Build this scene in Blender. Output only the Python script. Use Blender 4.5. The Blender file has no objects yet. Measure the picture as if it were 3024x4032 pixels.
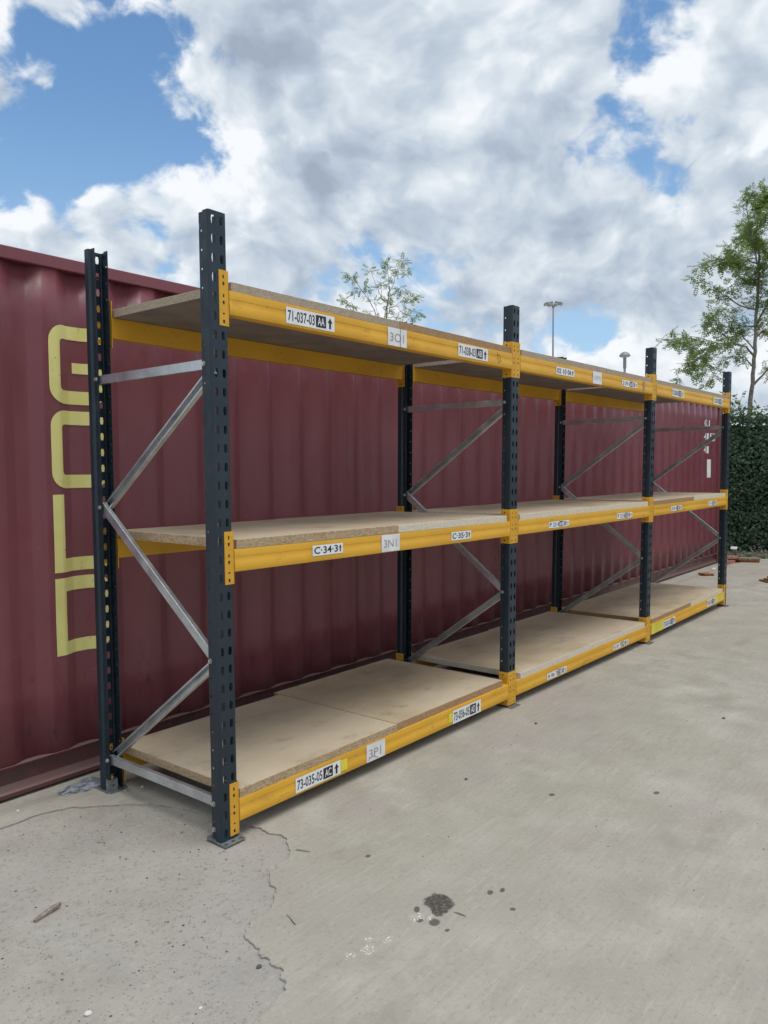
import bpy, bmesh, math, random
from mathutils import Vector, Matrix, noise as mnoise
random.seed(11)
S = bpy.context.scene
COL = S.collection
PI = math.pi
R = math.radians

# ------------------------------------------------------------------ camera
cam_d = bpy.data.cameras.new('camera')
cam = bpy.data.objects.new('camera', cam_d)
COL.objects.link(cam)
S.camera = cam
cam_d.sensor_fit = 'HORIZONTAL'
cam_d.sensor_width = 36.0
cam_d.lens = 36.0 * 3091.3 / 3024.0
cam_d.clip_start = 0.05
cam_d.clip_end = 2000.0
rt = Vector((0.63001563, -0.77655667, -0.00632886))
up = Vector((0.04636321, 0.0294766, 0.99848965))
fw = Vector((0.77519724, 0.62935751, -0.05457438))
cam.matrix_world = Matrix(((rt.x, up.x, -fw.x, -2.03137), (rt.y, up.y, -fw.y, -2.52537),
                           (rt.z, up.z, -fw.z, 1.54795), (0, 0, 0, 1)))

# ------------------------------------------------------------------ exposure, sun
S.view_settings.view_transform = 'Standard'
S.view_settings.look = 'None'
S.view_settings.gamma = 1.0
S.view_settings.use_curve_mapping = False
S.view_settings.exposure = 0.32
SUN_EL, SUN_AZ = R(73), R(190)          # azimuth clockwise from +Y
sun_dir = Vector((math.sin(SUN_AZ) * math.cos(SUN_EL), math.cos(SUN_AZ) * math.cos(SUN_EL), math.sin(SUN_EL)))
sd = bpy.data.lights.new('sun', 'SUN')
sd.energy = 1.5
sd.angle = R(36)
sd.color = (1.0, 0.96, 0.90)
sun = bpy.data.objects.new('sun', sd)
COL.objects.link(sun)
sun.rotation_euler = (-sun_dir).to_track_quat('-Z', 'Y').to_euler()


# ------------------------------------------------------------------ node helper
class NT:
    def __init__(s, tree):
        s.t = tree
        s.n = tree.nodes
        s.l = tree.links

    def new(s, typ, **kw):
        nd = s.n.new(typ)
        for k, v in kw.items():
            setattr(nd, k, v)
        return nd

    def put(s, sock, v):
        if v is None:
            return
        if isinstance(v, bpy.types.NodeSocket):
            s.l.new(v, sock)
        else:
            if isinstance(v, (tuple, list)) and len(v) == 3 and sock.type == 'RGBA':
                v = tuple(v) + (1.0,)
            sock.default_value = v

    def math(s, op, a, b=None, c=None, clamp=False):
        nd = s.new('ShaderNodeMath', operation=op, use_clamp=clamp)
        s.put(nd.inputs[0], a)
        s.put(nd.inputs[1], b)
        s.put(nd.inputs[2], c)
        return nd.outputs[0]

    def vec(s, op, a, b=None, scale=None):
        nd = s.new('ShaderNodeVectorMath', operation=op)
        s.put(nd.inputs[0], a)
        s.put(nd.inputs[1], b)
        if scale is not None:
            s.put(nd.inputs['Scale'], scale)
        return nd.outputs['Value'] if op in ('LENGTH', 'DISTANCE', 'DOT_PRODUCT') else nd.outputs[0]

    def noise(s, v, scale, detail=3.0, rough=0.55, dist=0.0, col=False):
        nd = s.new('ShaderNodeTexNoise')
        s.put(nd.inputs['Vector'], v)
        nd.inputs['Scale'].default_value = scale
        nd.inputs['Detail'].default_value = detail
        nd.inputs['Roughness'].default_value = rough
        nd.inputs['Distortion'].default_value = dist
        return nd.outputs['Color' if col else 'Fac']

    def voronoi(s, v, scale, feature='F1', out='Distance', rnd=1.0):
        nd = s.new('ShaderNodeTexVoronoi', feature=feature)
        s.put(nd.inputs['Vector'], v)
        nd.inputs['Scale'].default_value = scale
        nd.inputs['Randomness'].default_value = rnd
        return nd.outputs[out]

    def sstep(s, v, a, b, lo=0.0, hi=1.0):
        nd = s.new('ShaderNodeMapRange', interpolation_type='SMOOTHSTEP')
        s.put(nd.inputs[0], v)
        nd.inputs[1].default_value = a
        nd.inputs[2].default_value = b
        nd.inputs[3].default_value = lo
        nd.inputs[4].default_value = hi
        return nd.outputs[0]

    def mix(s, f, a, b, blend='MIX'):
        nd = s.new('ShaderNodeMix', data_type='RGBA', blend_type=blend)
        s.put(nd.inputs[0], f)
        s.put(nd.inputs[6], a)
        s.put(nd.inputs[7], b)
        return nd.outputs[2]

    def ramp(s, f, stops, interp='LINEAR'):
        nd = s.new('ShaderNodeValToRGB')
        cr = nd.color_ramp
        cr.interpolation = interp
        while len(cr.elements) < len(stops):
            cr.elements.new(0.5)
        for e, (p, c) in zip(cr.elements, stops):
            e.position = p
            e.color = tuple(c) + (1.0,)
        s.put(nd.inputs[0], f)
        return nd.outputs[0]

    def mapping(s, v, loc=(0, 0, 0), rot=(0, 0, 0), scale=(1, 1, 1), typ='POINT'):
        nd = s.new('ShaderNodeMapping', vector_type=typ)
        s.put(nd.inputs['Vector'], v)
        nd.inputs['Location'].default_value = loc
        nd.inputs['Rotation'].default_value = rot
        nd.inputs['Scale'].default_value = scale
        return nd.outputs[0]

    def coord(s, name='Object'):
        return s.new('ShaderNodeTexCoord').outputs[name]

    def bump(s, h, strength, dist=0.002):
        nd = s.new('ShaderNodeBump')
        nd.inputs['Strength'].default_value = strength
        nd.inputs['Distance'].default_value = dist
        s.put(nd.inputs['Height'], h)
        return nd.outputs[0]


# ------------------------------------------------------------------ sky
world = bpy.data.worlds.new('World')
S.world = world
world.use_nodes = True
T = NT(world.node_tree)
T.n.clear()
sky = T.new('ShaderNodeTexSky', sky_type='NISHITA')
sky.sun_disc = False
sky.sun_elevation = SUN_EL
sky.sun_rotation = SUN_AZ
sky.air_density = 1.0
sky.dust_density = 0.6
sky.ozone_density = 2.0
D = T.coord('Generated')
sep = T.new('ShaderNodeSeparateXYZ')
T.put(sep.inputs[0], D)
dz = T.math('MAXIMUM', sep.outputs[2], 0.0)
den = T.math('ADD', dz, 1.15)
cmb = T.new('ShaderNodeCombineXYZ')
T.put(cmb.inputs[0], T.math('DIVIDE', sep.outputs[0], den))
T.put(cmb.inputs[1], T.math('DIVIDE', sep.outputs[1], den))
T.put(cmb.inputs[2], T.math('MULTIPLY', dz, 0.62))
P = cmb.outputs[0]
wv = T.vec('SUBTRACT', T.noise(P, 5.0, 3.0, 0.55, col=True), (0.5, 0.5, 0.5))
wv2 = T.vec('SUBTRACT', T.noise(P, 17.0, 3.0, 0.55, col=True), (0.5, 0.5, 0.5))
P2 = T.vec('ADD', T.vec('ADD', P, T.vec('SCALE', wv, scale=0.09)), T.vec('SCALE', wv2, scale=0.026))
n1 = T.noise(P2, 7.6, 11.0, 0.57)
nlo = T.noise(P2, 7.6, 5.0, 0.52)
n2 = T.noise(T.vec('ADD', P2, (-0.010, 0.007, 0.021)), 7.6, 5.0, 0.52)
n3 = T.noise(T.vec('ADD', P, (3.1, 1.7, 0.0)), 2.7, 4.0, 0.5)
DW = T.vec('ADD', D, T.vec('SCALE', wv, scale=0.10))


def blobs(items):
    tot = None
    for d, rad, amp in items:
        dist = T.vec('DISTANCE', DW, Vector(d).normalized()[:])
        v = T.sstep(dist, rad * 0.15, rad, amp, 0.0)
        tot = v if tot is None else T.math('ADD', tot, v)
    return tot


cover_b = blobs([
    ((0.404, 0.800, 0.444), .05, -.16), ((0.678, 0.677, 0.287), .05, -.12), ((0.627, 0.709, 0.322), .05, -.13), ((0.844, 0.449, 0.293), .04, -.10), ((0.911, 0.315, 0.265), .05, -.12), ((0.519, 0.718, 0.464), .05, -.12),
    ((.519, .757, .397), .15, -.21), ((.458, .786, .415), .12, -.17), ((.562, .765, .335), .10, -.16),
    ((.615, .709, .350), .065, -.15), ((.470, .80, .37), .09, -.11), ((.727, .536, .447), .030, -.06), ((.720, .548, .418), .030, -.06), ((0.444, 0.820, 0.360), .085, -.19), ((0.486, 0.801, 0.349), .085, -.15), ((0.410, 0.820, 0.400), .07, .13), ((0.556, 0.716, 0.422), .06, .10),
    ((.804, .352, .51), .075, -.17), ((.395, .815, .425), .05, -.08), ((.705, .655, .258), .075, -.13),
    ((.762, .60, .212), .09, -.11), ((0.934, 0.302, 0.192), .13, .17), ((0.924, 0.264, 0.277), .09, .10), ((0.418, 0.842, 0.342), .07, -.14), ((0.905, 0.339, 0.256), .05, -.10), ((.90, .40, .20), .08, -.03), ((0.840, 0.470, 0.269), .10, .09),
    ((.57, .60, .56), .25, .12), ((.87, .358, .36), .22, .13), ((.70, .60, .355), .12, .10), ((.645, .64, .42), .11, .09),
    ((.55, .79, .265), .10, .10), ((.43, .845, .30), .11, .09), ((.38, .80, .47), .12, .08)])
tone_b = blobs([
    ((.583, .713, .39), .10, .26), ((.832, .344, .436), .11, .26), ((.768, .462, .444), .11, .20),
    ((.549, .788, .279), .10, .16), ((.43, .845, .317), .10, .16), ((.45, .77, .45), .10, .10),
    ((.594, .66, .459), .11, -.30), ((.653, .583, .484), .12, -.26), ((.715, .601, .350), .085, -.28),
    ((.87, .358, .339), .09, -.34), ((.80, .46, .335), .07, -.20), ((.85, .442, .287), .11, -.22), ((.866, .238, .45), .08, -.20),
    ((.92, .26, .33), .10, -.26), ((.80, .52, .25), .10, -.08)])
n1c = T.math('ADD', T.math('MULTIPLY', T.math('SUBTRACT', n1, 0.5), 2.1), 0.5)
cover = T.math('ADD', T.math('ADD', n1c, T.math('MULTIPLY', T.math('SUBTRACT', n3, 0.5), 0.25)), cover_b)
cover = T.math('ADD', cover, 0.155)
alpha = T.sstep(cover, 0.42, 0.59)
thick = T.sstep(cover, 0.50, 0.98)
lit = T.math('MULTIPLY', T.math('SUBTRACT', nlo, n2), 5.6)
billow = T.math('MULTIPLY', T.math('SUBTRACT', 0.5, T.voronoi(T.vec('ADD', P2, T.vec('SCALE', wv2, scale=0.10)), 15.0, 'SMOOTH_F1')), 0.26)
tone = T.math('ADD', T.math('ADD', T.math('SUBTRACT', 0.64, T.math('MULTIPLY', thick, 0.22)), lit), T.math('MULTIPLY', tone_b, 1.3))
fine = T.math('MULTIPLY', T.math('SUBTRACT', T.noise(P2, 22.0, 6.0, 0.58), 0.5), 0.26)
tone = T.math('ADD', T.math('ADD', tone, fine), billow)
tone = T.math('ADD', T.math('MULTIPLY', tone, 0.75), 0.20)
ccol = T.ramp(tone, [(0.0, (2.9, 3.45, 4.3)), (0.20, (3.5, 4.1, 5.0)), (0.455, (4.5, 5.15, 5.9)), (0.695, (5.75, 6.3, 6.85)), (0.95, (7.5, 7.75, 8.05))])
skyc = T.mix(1.0, sky.outputs[0], (0.98, 1.22, 1.30), 'MULTIPLY')
hazef = T.sstep(dz, 0.0, 0.46, 0.72, 0.0)
skyc = T.mix(hazef, skyc, (3.7, 5.1, 6.8))
final = T.mix(alpha, skyc, ccol)
bg = T.new('ShaderNodeBackground')
T.put(bg.inputs[0], final)
bg.inputs[1].default_value = 0.10
wo = T.new('ShaderNodeOutputWorld')
T.put(wo.inputs[0], bg.outputs[0])


# ------------------------------------------------------------------ materials
def material(name):
    m = bpy.data.materials.new(name)
    m.use_nodes = True
    t = NT(m.node_tree)
    b = t.n['Principled BSDF']
    return m, t, b


def inst_coord(t, amount=17.0):
    """object coordinates shifted by a random amount per object so alike pieces differ"""
    oi = t.new('ShaderNodeObjectInfo')
    c = t.new('ShaderNodeCombineXYZ')
    for i, k in enumerate((1.0, 0.63, 0.37)):
        t.put(c.inputs[i], t.math('MULTIPLY', oi.outputs['Random'], amount * k))
    return t.vec('ADD', t.coord(), c.outputs[0]), oi.outputs['Random']


def simple(name, col, rough=0.5, metal=0.0, var=0.10, scale=20.0, spec=0.5):
    m, t, b = material(name)
    v = t.coord()
    n = t.noise(v, scale, 4.0)
    f = t.sstep(n, 0.3, 0.7)
    c = t.mix(f, tuple(x * (1 - var) for x in col), tuple(min(1, x * (1 + var)) for x in col))
    t.put(b.inputs['Base Color'], c)
    b.inputs['Roughness'].default_value = rough
    b.inputs['Metallic'].default_value = metal
    b.inputs['Specular IOR Level'].default_value = spec
    return m


def stain_mask(t, v, items):
    tot = None
    for (x, y, a, b, ang) in items:
        p = t.mapping(v, (x, y, 0), (0, 0, ang), (a, b, 1000.0), 'TEXTURE')
        d = t.sstep(t.vec('LENGTH', p), 0.68, 1.15, 1.0, 0.0)
        tot = d if tot is None else t.math('MAXIMUM', tot, d)
    return tot


def make_concrete(name, fresh):
    m, t, b = material(name)
    v = t.coord()
    big = t.noise(v, 0.55, 4.0, 0.6)
    mid = t.noise(v, 3.2, 5.0, 0.62)
    fin = t.noise(v, 55.0, 3.0, 0.6)
    grit = t.noise(v, 190.0, 2.0, 0.6)
    if fresh:
        c = t.ramp(mid, [(0.28, (.315, .292, .244)), (0.50, (.392, .368, .312)), (0.70, (.472, .448, .385))])
        c = t.mix(t.sstep(big, 0.38, 0.66, 0.0, 0.65), c, (.365, .340, .285))
        mauve = t.sstep(t.noise(t.vec('ADD', v, (4.0, 9.0, 0)), 1.1, 4.0), 0.52, 0.66, 0.0, 0.55)
        c = t.mix(mauve, c, (.375, .328, .302))
    else:
        c = t.ramp(mid, [(0.28, (.305, .280, .238)), (0.5, (.370, .344, .300)), (0.72, (.425, .40, .348))])
        c = t.mix(t.sstep(big, 0.40, 0.62, 0.0, 0.6), c, (.375, .340, .312))
        blu = t.sstep(t.noise(t.vec('ADD', v, (2.0, 5.0, 0)), 1.7, 4.0), 0.53, 0.66, 0.0, 0.5)
        c = t.mix(blu, c, (.325, .318, .306))
    # broom and drag marks, stretched along one direction
    sv = t.mapping(v, (0, 0, 0), (0, 0, R(-62)), (1.0, 13.0, 1.0))
    st = t.noise(sv, 4.5, 5.0, 0.65)
    sv2 = t.mapping(v, (0, 0, 0), (0, 0, R(-38)), (1.0, 10.0, 1.0))
    st2 = t.noise(sv2, 2.3, 5.0, 0.62)
    k = 1.0 if fresh else 0.45
    c = t.mix(t.sstep(st, 0.53, 0.69, 0.0, 0.34 * k), c, (.275, .255, .215))
    c = t.mix(t.sstep(st2, 0.54, 0.70, 0.0, 0.30 * k), c, (.31, .28, .232))
    c = t.mix(t.sstep(st, 0.44, 0.30, 0.0, 0.24 * k), c, (.60, .572, .49))
    # smears of old dirt
    sm = t.noise(t.mapping(v, (3, 0, 0), (0, 0, R(25)), (1.0, 2.2, 1.0)), 1.5, 8.0, 0.70)
    c = t.mix(t.sstep(sm, 0.54, 0.70, 0.0, 0.50), c, (.275, .245, .202))
    c = t.mix(t.sstep(fin, 0.56, 0.70, 0.0, 0.42 if fresh else 0.62), c, (.235, .212, .18))
    c = t.mix(t.sstep(fin, 0.42, 0.28, 0.0, 0.24), c, (.56, .53, .455))
    c = t.mix(t.sstep(grit, 0.60, 0.70, 0.0, 0.35), c, (.20, .185, .165))
    # exposed aggregate
    vv = t.vec('ADD', v, t.vec('SCALE', t.noise(v, 60.0, 2.0, col=True), scale=0.012))
    ag = t.voronoi(vv, 75.0 if not fresh else 48.0)
    agm = t.math('MULTIPLY', t.sstep(ag, 0.26, 0.16), t.sstep(t.noise(v, 21.0, 2.0), 0.46 if not fresh else 0.60, 0.58 if not fresh else 0.70))
    c = t.mix(t.math('MULTIPLY', agm, 0.60), c, (.17, .16, .15))
    if fresh:
        wv = t.vec('ADD', v, t.vec('SCALE', t.vec('SUBTRACT', t.noise(v, 38.0, 3.0, 0.6, col=True), (.5, .5, .5)), scale=0.040))
        wv2 = t.vec('ADD', v, t.vec('SCALE', t.vec('SUBTRACT', t.noise(v, 30.0, 3.0, 0.6, col=True), (.5, .5, .5)), scale=0.012))
        oil = t.sstep(stain_mask(t, wv, [(.203, -.952, .056, .058, 0), (.165, -.982, .044, .032, .4)]), 0.05, 0.85)
        dots = stain_mask(t, wv2, [(.092, -1.012, .024, .021, .5), (.070, -.966, .013, .012, 0), (.188, -1.052, .028, .0055, -1.47),
                                   (.373, -1.061, .017, .012, .3), (.415, -1.088, .017, .010, .3), (.328, -1.180, .012, .010, 0),
                                   (.082, -1.071, .011, .008, 0), (1.296, -.838, .020, .014, 0), (1.623, -1.219, .022, .015, 0),
                                   (.303, -.537, .015, .011, 0), (.118, -.918, .020, .012, .5)])
        rag = t.sstep(t.noise(v, 70.0, 4.0, 0.7), 0.30, 0.56, 0.55, 0.95)
        c = t.mix(t.math('MULTIPLY', oil, rag), c, (.060, .050, .045))
        c = t.mix(t.math('MULTIPLY', dots, 0.82), c, (.075, .064, .058))
        wh = stain_mask(t, wv, [(.080, -.945, .030, .026, 0), (.105, -.985, .022, .010, .6), (-.165, -.935, .030, .024, .3), (-.085, -.948, .022, .020, 0), (-.225, -.905, .02, .02, 0),
                                (-.12, -.90, .015, .012, 0)])
        wm = t.math('MULTIPLY', wh, t.sstep(t.noise(v, 130.0, 3.0, 0.7), 0.52, 0.60, 0.0, 0.9))
        c = t.mix(wm, c, (.80, .80, .79))
    t.put(b.inputs['Base Color'], c)
    b.inputs['Roughness'].default_value = 0.86
    b.inputs['Specular IOR Level'].default_value = 0.25
    h = t.math('ADD', t.math('MULTIPLY', fin, 0.6), t.math('MULTIPLY', grit, 0.35))
    h = t.math('SUBTRACT', h, t.math('MULTIPLY', agm, 0.5 if not fresh else 0.2))
    h = t.math('ADD', h, t.math('MULTIPLY', st, 0.45 * k))
    t.put(b.inputs['Normal'], t.bump(h, 0.75 if not fresh else 0.45, 0.004))
    return m


M = {}
M['screed'] = make_concrete('smooth concrete screed', True)
M['old'] = make_concrete('worn old concrete', False)


def make_yellow():
    m, t, b = material('safety yellow beam paint')
    v, rnd = inst_coord(t)
    n = t.noise(v, 3.0, 4.0)
    c = t.mix(t.sstep(n, 0.3, 0.7), (.64, .335, .030), (.71, .385, .038))
    # long rubbed scratches
    sc = t.noise(t.mapping(v, scale=(0.55, 6.0, 34.0)), 7.0, 3.0, 0.6)
    c = t.mix(t.sstep(sc, 0.60, 0.70, 0.0, 0.40), c, (.46, .215, .014))
    c = t.mix(t.sstep(sc, 0.36, 0.30, 0.0, 0.30), c, (.76, .47, .085))
    # dirty scuffs and greenish rub marks
    dt = t.noise(t.mapping(v, scale=(1.0, 1.0, 2.4)), 6.0, 6.0, 0.68)
    c = t.mix(t.sstep(dt, 0.56, 0.72, 0.0, 0.42), c, (.33, .19, .06))
    gm = t.noise(t.mapping(v, (5, 2, 1), (0, R(20), 0), (1.0, 1.0, 4.0)), 8.0, 3.0, 0.6)
    c = t.mix(t.sstep(gm, 0.665, 0.74, 0.0, 0.55), c, (.20, .21, .12))
    ch = t.noise(v, 48.0, 3.0, 0.6)
    c = t.mix(t.sstep(ch, 0.69, 0.73, 0.0, 0.8), c, (.13, .08, .05))
    t.put(b.inputs['Base Color'], c)
    t.put(b.inputs['Roughness'], t.sstep(dt, 0.4, 0.75, 0.45, 0.68))
    b.inputs['Specular IOR Level'].default_value = 0.28
    t.put(b.inputs['Normal'], t.bump(t.noise(v, 90.0, 2.0), 0.06, 0.001))
    return m


def make_slate():
    m, t, b = material('dark slate blue upright paint')
    v, rnd = inst_coord(t)
    n = t.noise(v, 4.0, 5.0, 0.6)
    c = t.mix(t.sstep(n, 0.3, 0.7), (.0085, .021, .032), (.015, .030, .043))
    sc = t.noise(t.mapping(v, scale=(30.0, 30.0, 1.2)), 4.0, 3.0, 0.6)
    c = t.mix(t.sstep(sc, 0.66, 0.76, 0.0, 0.4), c, (.085, .105, .125))
    sp = t.noise(v, 75.0, 3.0, 0.65)
    c = t.mix(t.sstep(sp, 0.70, 0.74, 0.0, 0.6), c, (.17, .17, .16))
    du = t.noise(v, 11.0, 5.0, 0.65)
    c = t.mix(t.sstep(du, 0.58, 0.76, 0.0, 0.22), c, (.075, .08, .085))
    t.put(b.inputs['Base Color'], c)
    t.put(b.inputs['Roughness'], t.sstep(du, 0.35, 0.7, 0.36, 0.58))
    return m


def make_galv():
    m, t, b = material('galvanised steel')
    v, rnd = inst_coord(t)
    sp = t.voronoi(v, 70.0, out='Color')
    s2 = t.new('ShaderNodeSeparateColor')
    t.put(s2.inputs[0], sp)
    n = t.noise(v, 9.0, 5.0, 0.62)
    c = t.mix(t.sstep(n, 0.3, 0.7), (.50, .54, .565), (.70, .735, .76))
    c = t.mix(0.22, c, t.ramp(s2.outputs[0], [(0, (.25, .26, .27)), (1, (.62, .63, .64))]))
    t.put(b.inputs['Base Color'], c)
    b.inputs['Metallic'].default_value = 0.80
    t.put(b.inputs['Roughness'], t.sstep(n, 0.3, 0.75, 0.28, 0.42))
    return m


def make_maroon(name, dusty):
    m, t, b = material(name)
    v = t.coord()
    n = t.noise(v, 0.9, 5.0, 0.6)
    c = t.mix(t.sstep(n, 0.32, 0.68), (.172, .045, .055), (.202, .057, .068))
    f2 = t.noise(v, 14.0, 4.0, 0.6)
    c = t.mix(t.sstep(f2, 0.45, 0.75, 0.0, 0.15), c, (.225, .085, .092))
    # runs of dirt, stretched downwards
    rn = t.noise(t.mapping(v, scale=(7.0, 7.0, 0.55)), 2.4, 5.0, 0.66)
    c = t.mix(t.sstep(rn, 0.57, 0.76, 0.0, 0.32), c, (.075, .028, .030))
    # small dark scrapes, chips and pale nicks
    sc = t.noise(t.mapping(v, scale=(2.2, 2.2, 0.8)), 5.0, 4.0, 0.7)
    c = t.mix(t.sstep(sc, 0.705, 0.74, 0.0, 0.75), c, (.050, .024, .028))
    nk = t.noise(v, 40.0, 2.0, 0.6)
    nk2 = t.math('MULTIPLY', t.sstep(nk, 0.735, 0.755), t.sstep(t.noise(v, 2.0, 3.0), 0.5, 0.62))
    c = t.mix(t.math('MULTIPLY', nk2, 0.7), c, (.42, .27, .26))
    ru = t.math('MULTIPLY', t.sstep(t.noise(v, 17.0, 4.0, 0.7), 0.69, 0.73), 0.8)
    c = t.mix(ru, c, (.12, .042, .02))
    # low scuffs: dark scrapes and rust where forks and rubbish have rubbed the foot of the wall
    sz = t.new('ShaderNodeSeparateXYZ')
    t.put(sz.inputs[0], v)
    low = t.sstep(sz.outputs[2], 0.15, 1.0, 1.0, 0.0)
    l1 = t.noise(t.mapping(v, (2, 0, 0), scale=(9.0, 9.0, 2.2)), 2.0, 5.0, 0.7)
    c = t.mix(t.math('MULTIPLY', low, t.sstep(l1, 0.58, 0.66, 0.0, 0.7)), c, (.055, .022, .022))
    l2 = t.noise(t.mapping(v, (7, 0, 0), scale=(1.0, 1.0, 5.0)), 6.0, 4.0, 0.7)
    c = t.mix(t.math('MULTIPLY', low, t.sstep(l2, 0.67, 0.72, 0.0, 0.6)), c, (.30, .17, .15))
    if dusty:
        c = t.mix(t.sstep(f2, 0.35, 0.7, 0.45, 0.85), c, (.060, .040, .036))
        gn = t.new('ShaderNodeNewGeometry')
        sn = t.new('ShaderNodeSeparateXYZ')
        t.put(sn.inputs[0], gn.outputs['Normal'])
        c = t.mix(t.sstep(sn.outputs[2], 0.3, 0.8, 0.0, 0.8), c, (.24, .165, .145))
    t.put(b.inputs['Base Color'], c)
    t.put(b.inputs['Roughness'], t.sstep(f2, 0.3, 0.75, 0.30, 0.52))
    wav = t.noise(t.mapping(v, scale=(1.0, 1.0, 0.6)), 2.6, 2.0, 0.5)
    t.put(b.inputs['Normal'], t.bump(t.math('ADD', t.math('MULTIPLY', wav, 6.0), t.math('MULTIPLY', f2, 0.25)), 0.30, 0.006))
    return m


def make_board_top():
    m, t, b = material('worn chipboard face')
    v, rnd = inst_coord(t)
    n = t.noise(v, 2.2, 5.0, 0.62)
    c = t.ramp(n, [(0.30, (.44, .345, .22)), (0.5, (.55, .445, .30)), (0.70, (.635, .535, .385))])
    c = t.mix(t.sstep(rnd, 0.0, 1.0, 0.0, 0.45), c, (.59, .495, .37))
    w = t.noise(t.mapping(v, scale=(1.0, 5.0, 1.0)), 2.4, 5.0, 0.60)
    c = t.mix(t.sstep(w, 0.52, 0.74, 0.0, 0.35), c, (.33, .255, .18))
    d = t.noise(t.mapping(v, (0, 0, 0), (0, 0, .5), (1.0, 1.5, 1.0)), 4.0, 7.0, 0.70)
    c = t.mix(t.sstep(d, 0.52, 0.70, 0.0, 0.50), c, (.28, .215, .15))
    c = t.mix(t.sstep(d, 0.40, 0.30, 0.0, 0.30), c, (.62, .545, .44))
    f = t.noise(v, 140.0, 3.0, 0.6)
    c = t.mix(t.sstep(f, 0.56, 0.70, 0.0, 0.30), c, (.27, .21, .15))
    t.put(b.inputs['Base Color'], c)
    b.inputs['Roughness'].default_value = 0.62
    b.inputs['Specular IOR Level'].default_value = 0.35
    t.put(b.inputs['Normal'], t.bump(f, 0.12, 0.001))
    return m


def make_board_edge(name, dark, mid, light, pitting):
    m, t, b = material(name)
    v, rnd = inst_coord(t)
    vv = t.mapping(v, scale=(0.62, 0.62, 1.25))
    vv = t.vec('ADD', vv, t.vec('SCALE', t.noise(v, 120.0, 2.0, col=True), scale=0.006))
    ce = t.voronoi(vv, 185.0, out='Color')
    s2 = t.new('ShaderNodeSeparateColor')
    t.put(s2.inputs[0], ce)
    n = t.noise(v, 260.0, 2.0, 0.6)
    f = t.math('ADD', t.math('MULTIPLY', s2.outputs[0], 0.65), t.math('MULTIPLY', n, 0.45))
    c = t.mix(0.35, t.ramp(f, [(0.20, dark), (0.50, mid), (0.85, light)]), mid)
    c = t.mix(t.sstep(t.noise(v, 9.0, 4.0, 0.6), 0.5, 0.7, 0.0, 0.35), c, mid)
    hol = t.sstep(t.noise(v, 75.0, 3.0, 0.65), 0.66, 0.72, 0.0, pitting)
    c = t.mix(hol, c, (.05, .035, .025))
    t.put(b.inputs['Base Color'], c)
    b.inputs['Roughness'].default_value = 0.85
    b.inputs['Specular IOR Level'].default_value = 0.2
    t.put(b.inputs['Normal'], t.bump(t.math('SUBTRACT', f, hol), 0.5, 0.002))
    return m


def make_letter():
    m, t, b = material('faded yellow lettering paint')
    v = t.coord()
    c = t.mix(t.sstep(t.noise(v, 5.0, 5.0, 0.6), 0.3, 0.7), (.72, .66, .21), (.78, .73, .29))
    sc = t.noise(t.mapping(v, scale=(6.0, 6.0, 1.6)), 6.0, 5.0, 0.7)
    c = t.mix(t.sstep(sc, 0.62, 0.70, 0.0, 0.45), c, (.40, .34, .12))
    ch = t.noise(v, 55.0, 4.0, 0.65)
    c = t.mix(t.sstep(ch, 0.68, 0.71, 0.0, 0.9), c, (.15, .055, .06))
    t.put(b.inputs['Base Color'], c)
    b.inputs['Roughness'].default_value = 0.5
    return m


M['yellow'] = make_yellow()
M['slate'] = make_slate()
M['galv'] = make_galv()
M['maroon'] = make_maroon('maroon container paint', False)
M['maroon_dusty'] = make_maroon('dusty maroon container paint', True)
M['board'] = make_board_top()
M['board_under'] = simple('shade darkened grey chipboard underside', (.215, .185, .165), 0.8, var=0.18, scale=5.0)  # darker than the top face: shade under the shelves put into the colour
M['edge_tan'] = make_board_edge('tan chipboard edge', (.24, .155, .085), (.42, .30, .18), (.58, .455, .295), .5)
M['edge_grey'] = make_board_edge('greyed chipboard edge', (.29, .225, .16), (.40, .325, .24), (.50, .42, .32), .4)
M['edge_brown'] = make_board_edge('brown chipboard edge', (.24, .14, .07), (.37, .23, .12), (.46, .305, .17), .4)
M['edge_pale'] = make_board_edge('pale chipboard edge', (.48, .415, .32), (.64, .575, .455), (.74, .68, .56), .35)
M['white'] = simple('white sticker paper', (.78, .79, .79), 0.5, var=0.05, scale=14.0)
M['paper'] = simple('white laminated paper', (.74, .74, .74), 0.35, var=0.09, scale=18.0)
M['black'] = simple('black print', (.012, .013, .018), 0.5, var=0.1)
M['greyprint'] = simple('faded taupe print', (.33, .275, .245), 0.5, var=0.1)
M['palegrey'] = simple('faded grey print', (.45, .45, .45), 0.5, var=0.1)
M['bargrey'] = simple('barcode grey print', (.20, .20, .21), 0.5, var=0.1)
M['tape'] = simple('yellow tape', (.72, .60, .045), 0.35, var=0.12, scale=11.0)
M['browntape'] = simple('dull brown tape', (.36, .235, .075), 0.4, var=0.12, scale=11.0)
M['ink'] = simple('brown marker ink', (.17, .07, .02), 0.6, var=0.1)
M['letter'] = make_letter()
M['idwhite'] = simple('white marking paint', (.78, .78, .78), 0.5, var=0.07, scale=10.0)
M['steeldark'] = simple('dark grey steel', (.055, .06, .065), 0.5, metal=0.4)
M['bolt'] = simple('zinc plated bolt', (.56, .56, .54), 0.38, metal=0.8, var=0.15, scale=60.0)
M['mast'] = simple('grey lamp post steel', (.30, .32, .35), 0.5, metal=0.3)
M['lamphead'] = simple('grey lamp housing', (.26, .275, .28), 0.5, metal=0.2)
M['lampglass'] = simple('dull lamp glass', (.62, .64, .62), 0.25)
M['bark'] = simple('grey brown bark', (.19, .165, .145), 0.9, var=0.35, scale=14.0)
M['twig'] = simple('brown twig bark', (.14, .105, .075), 0.9, var=0.3, scale=14.0)
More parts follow.
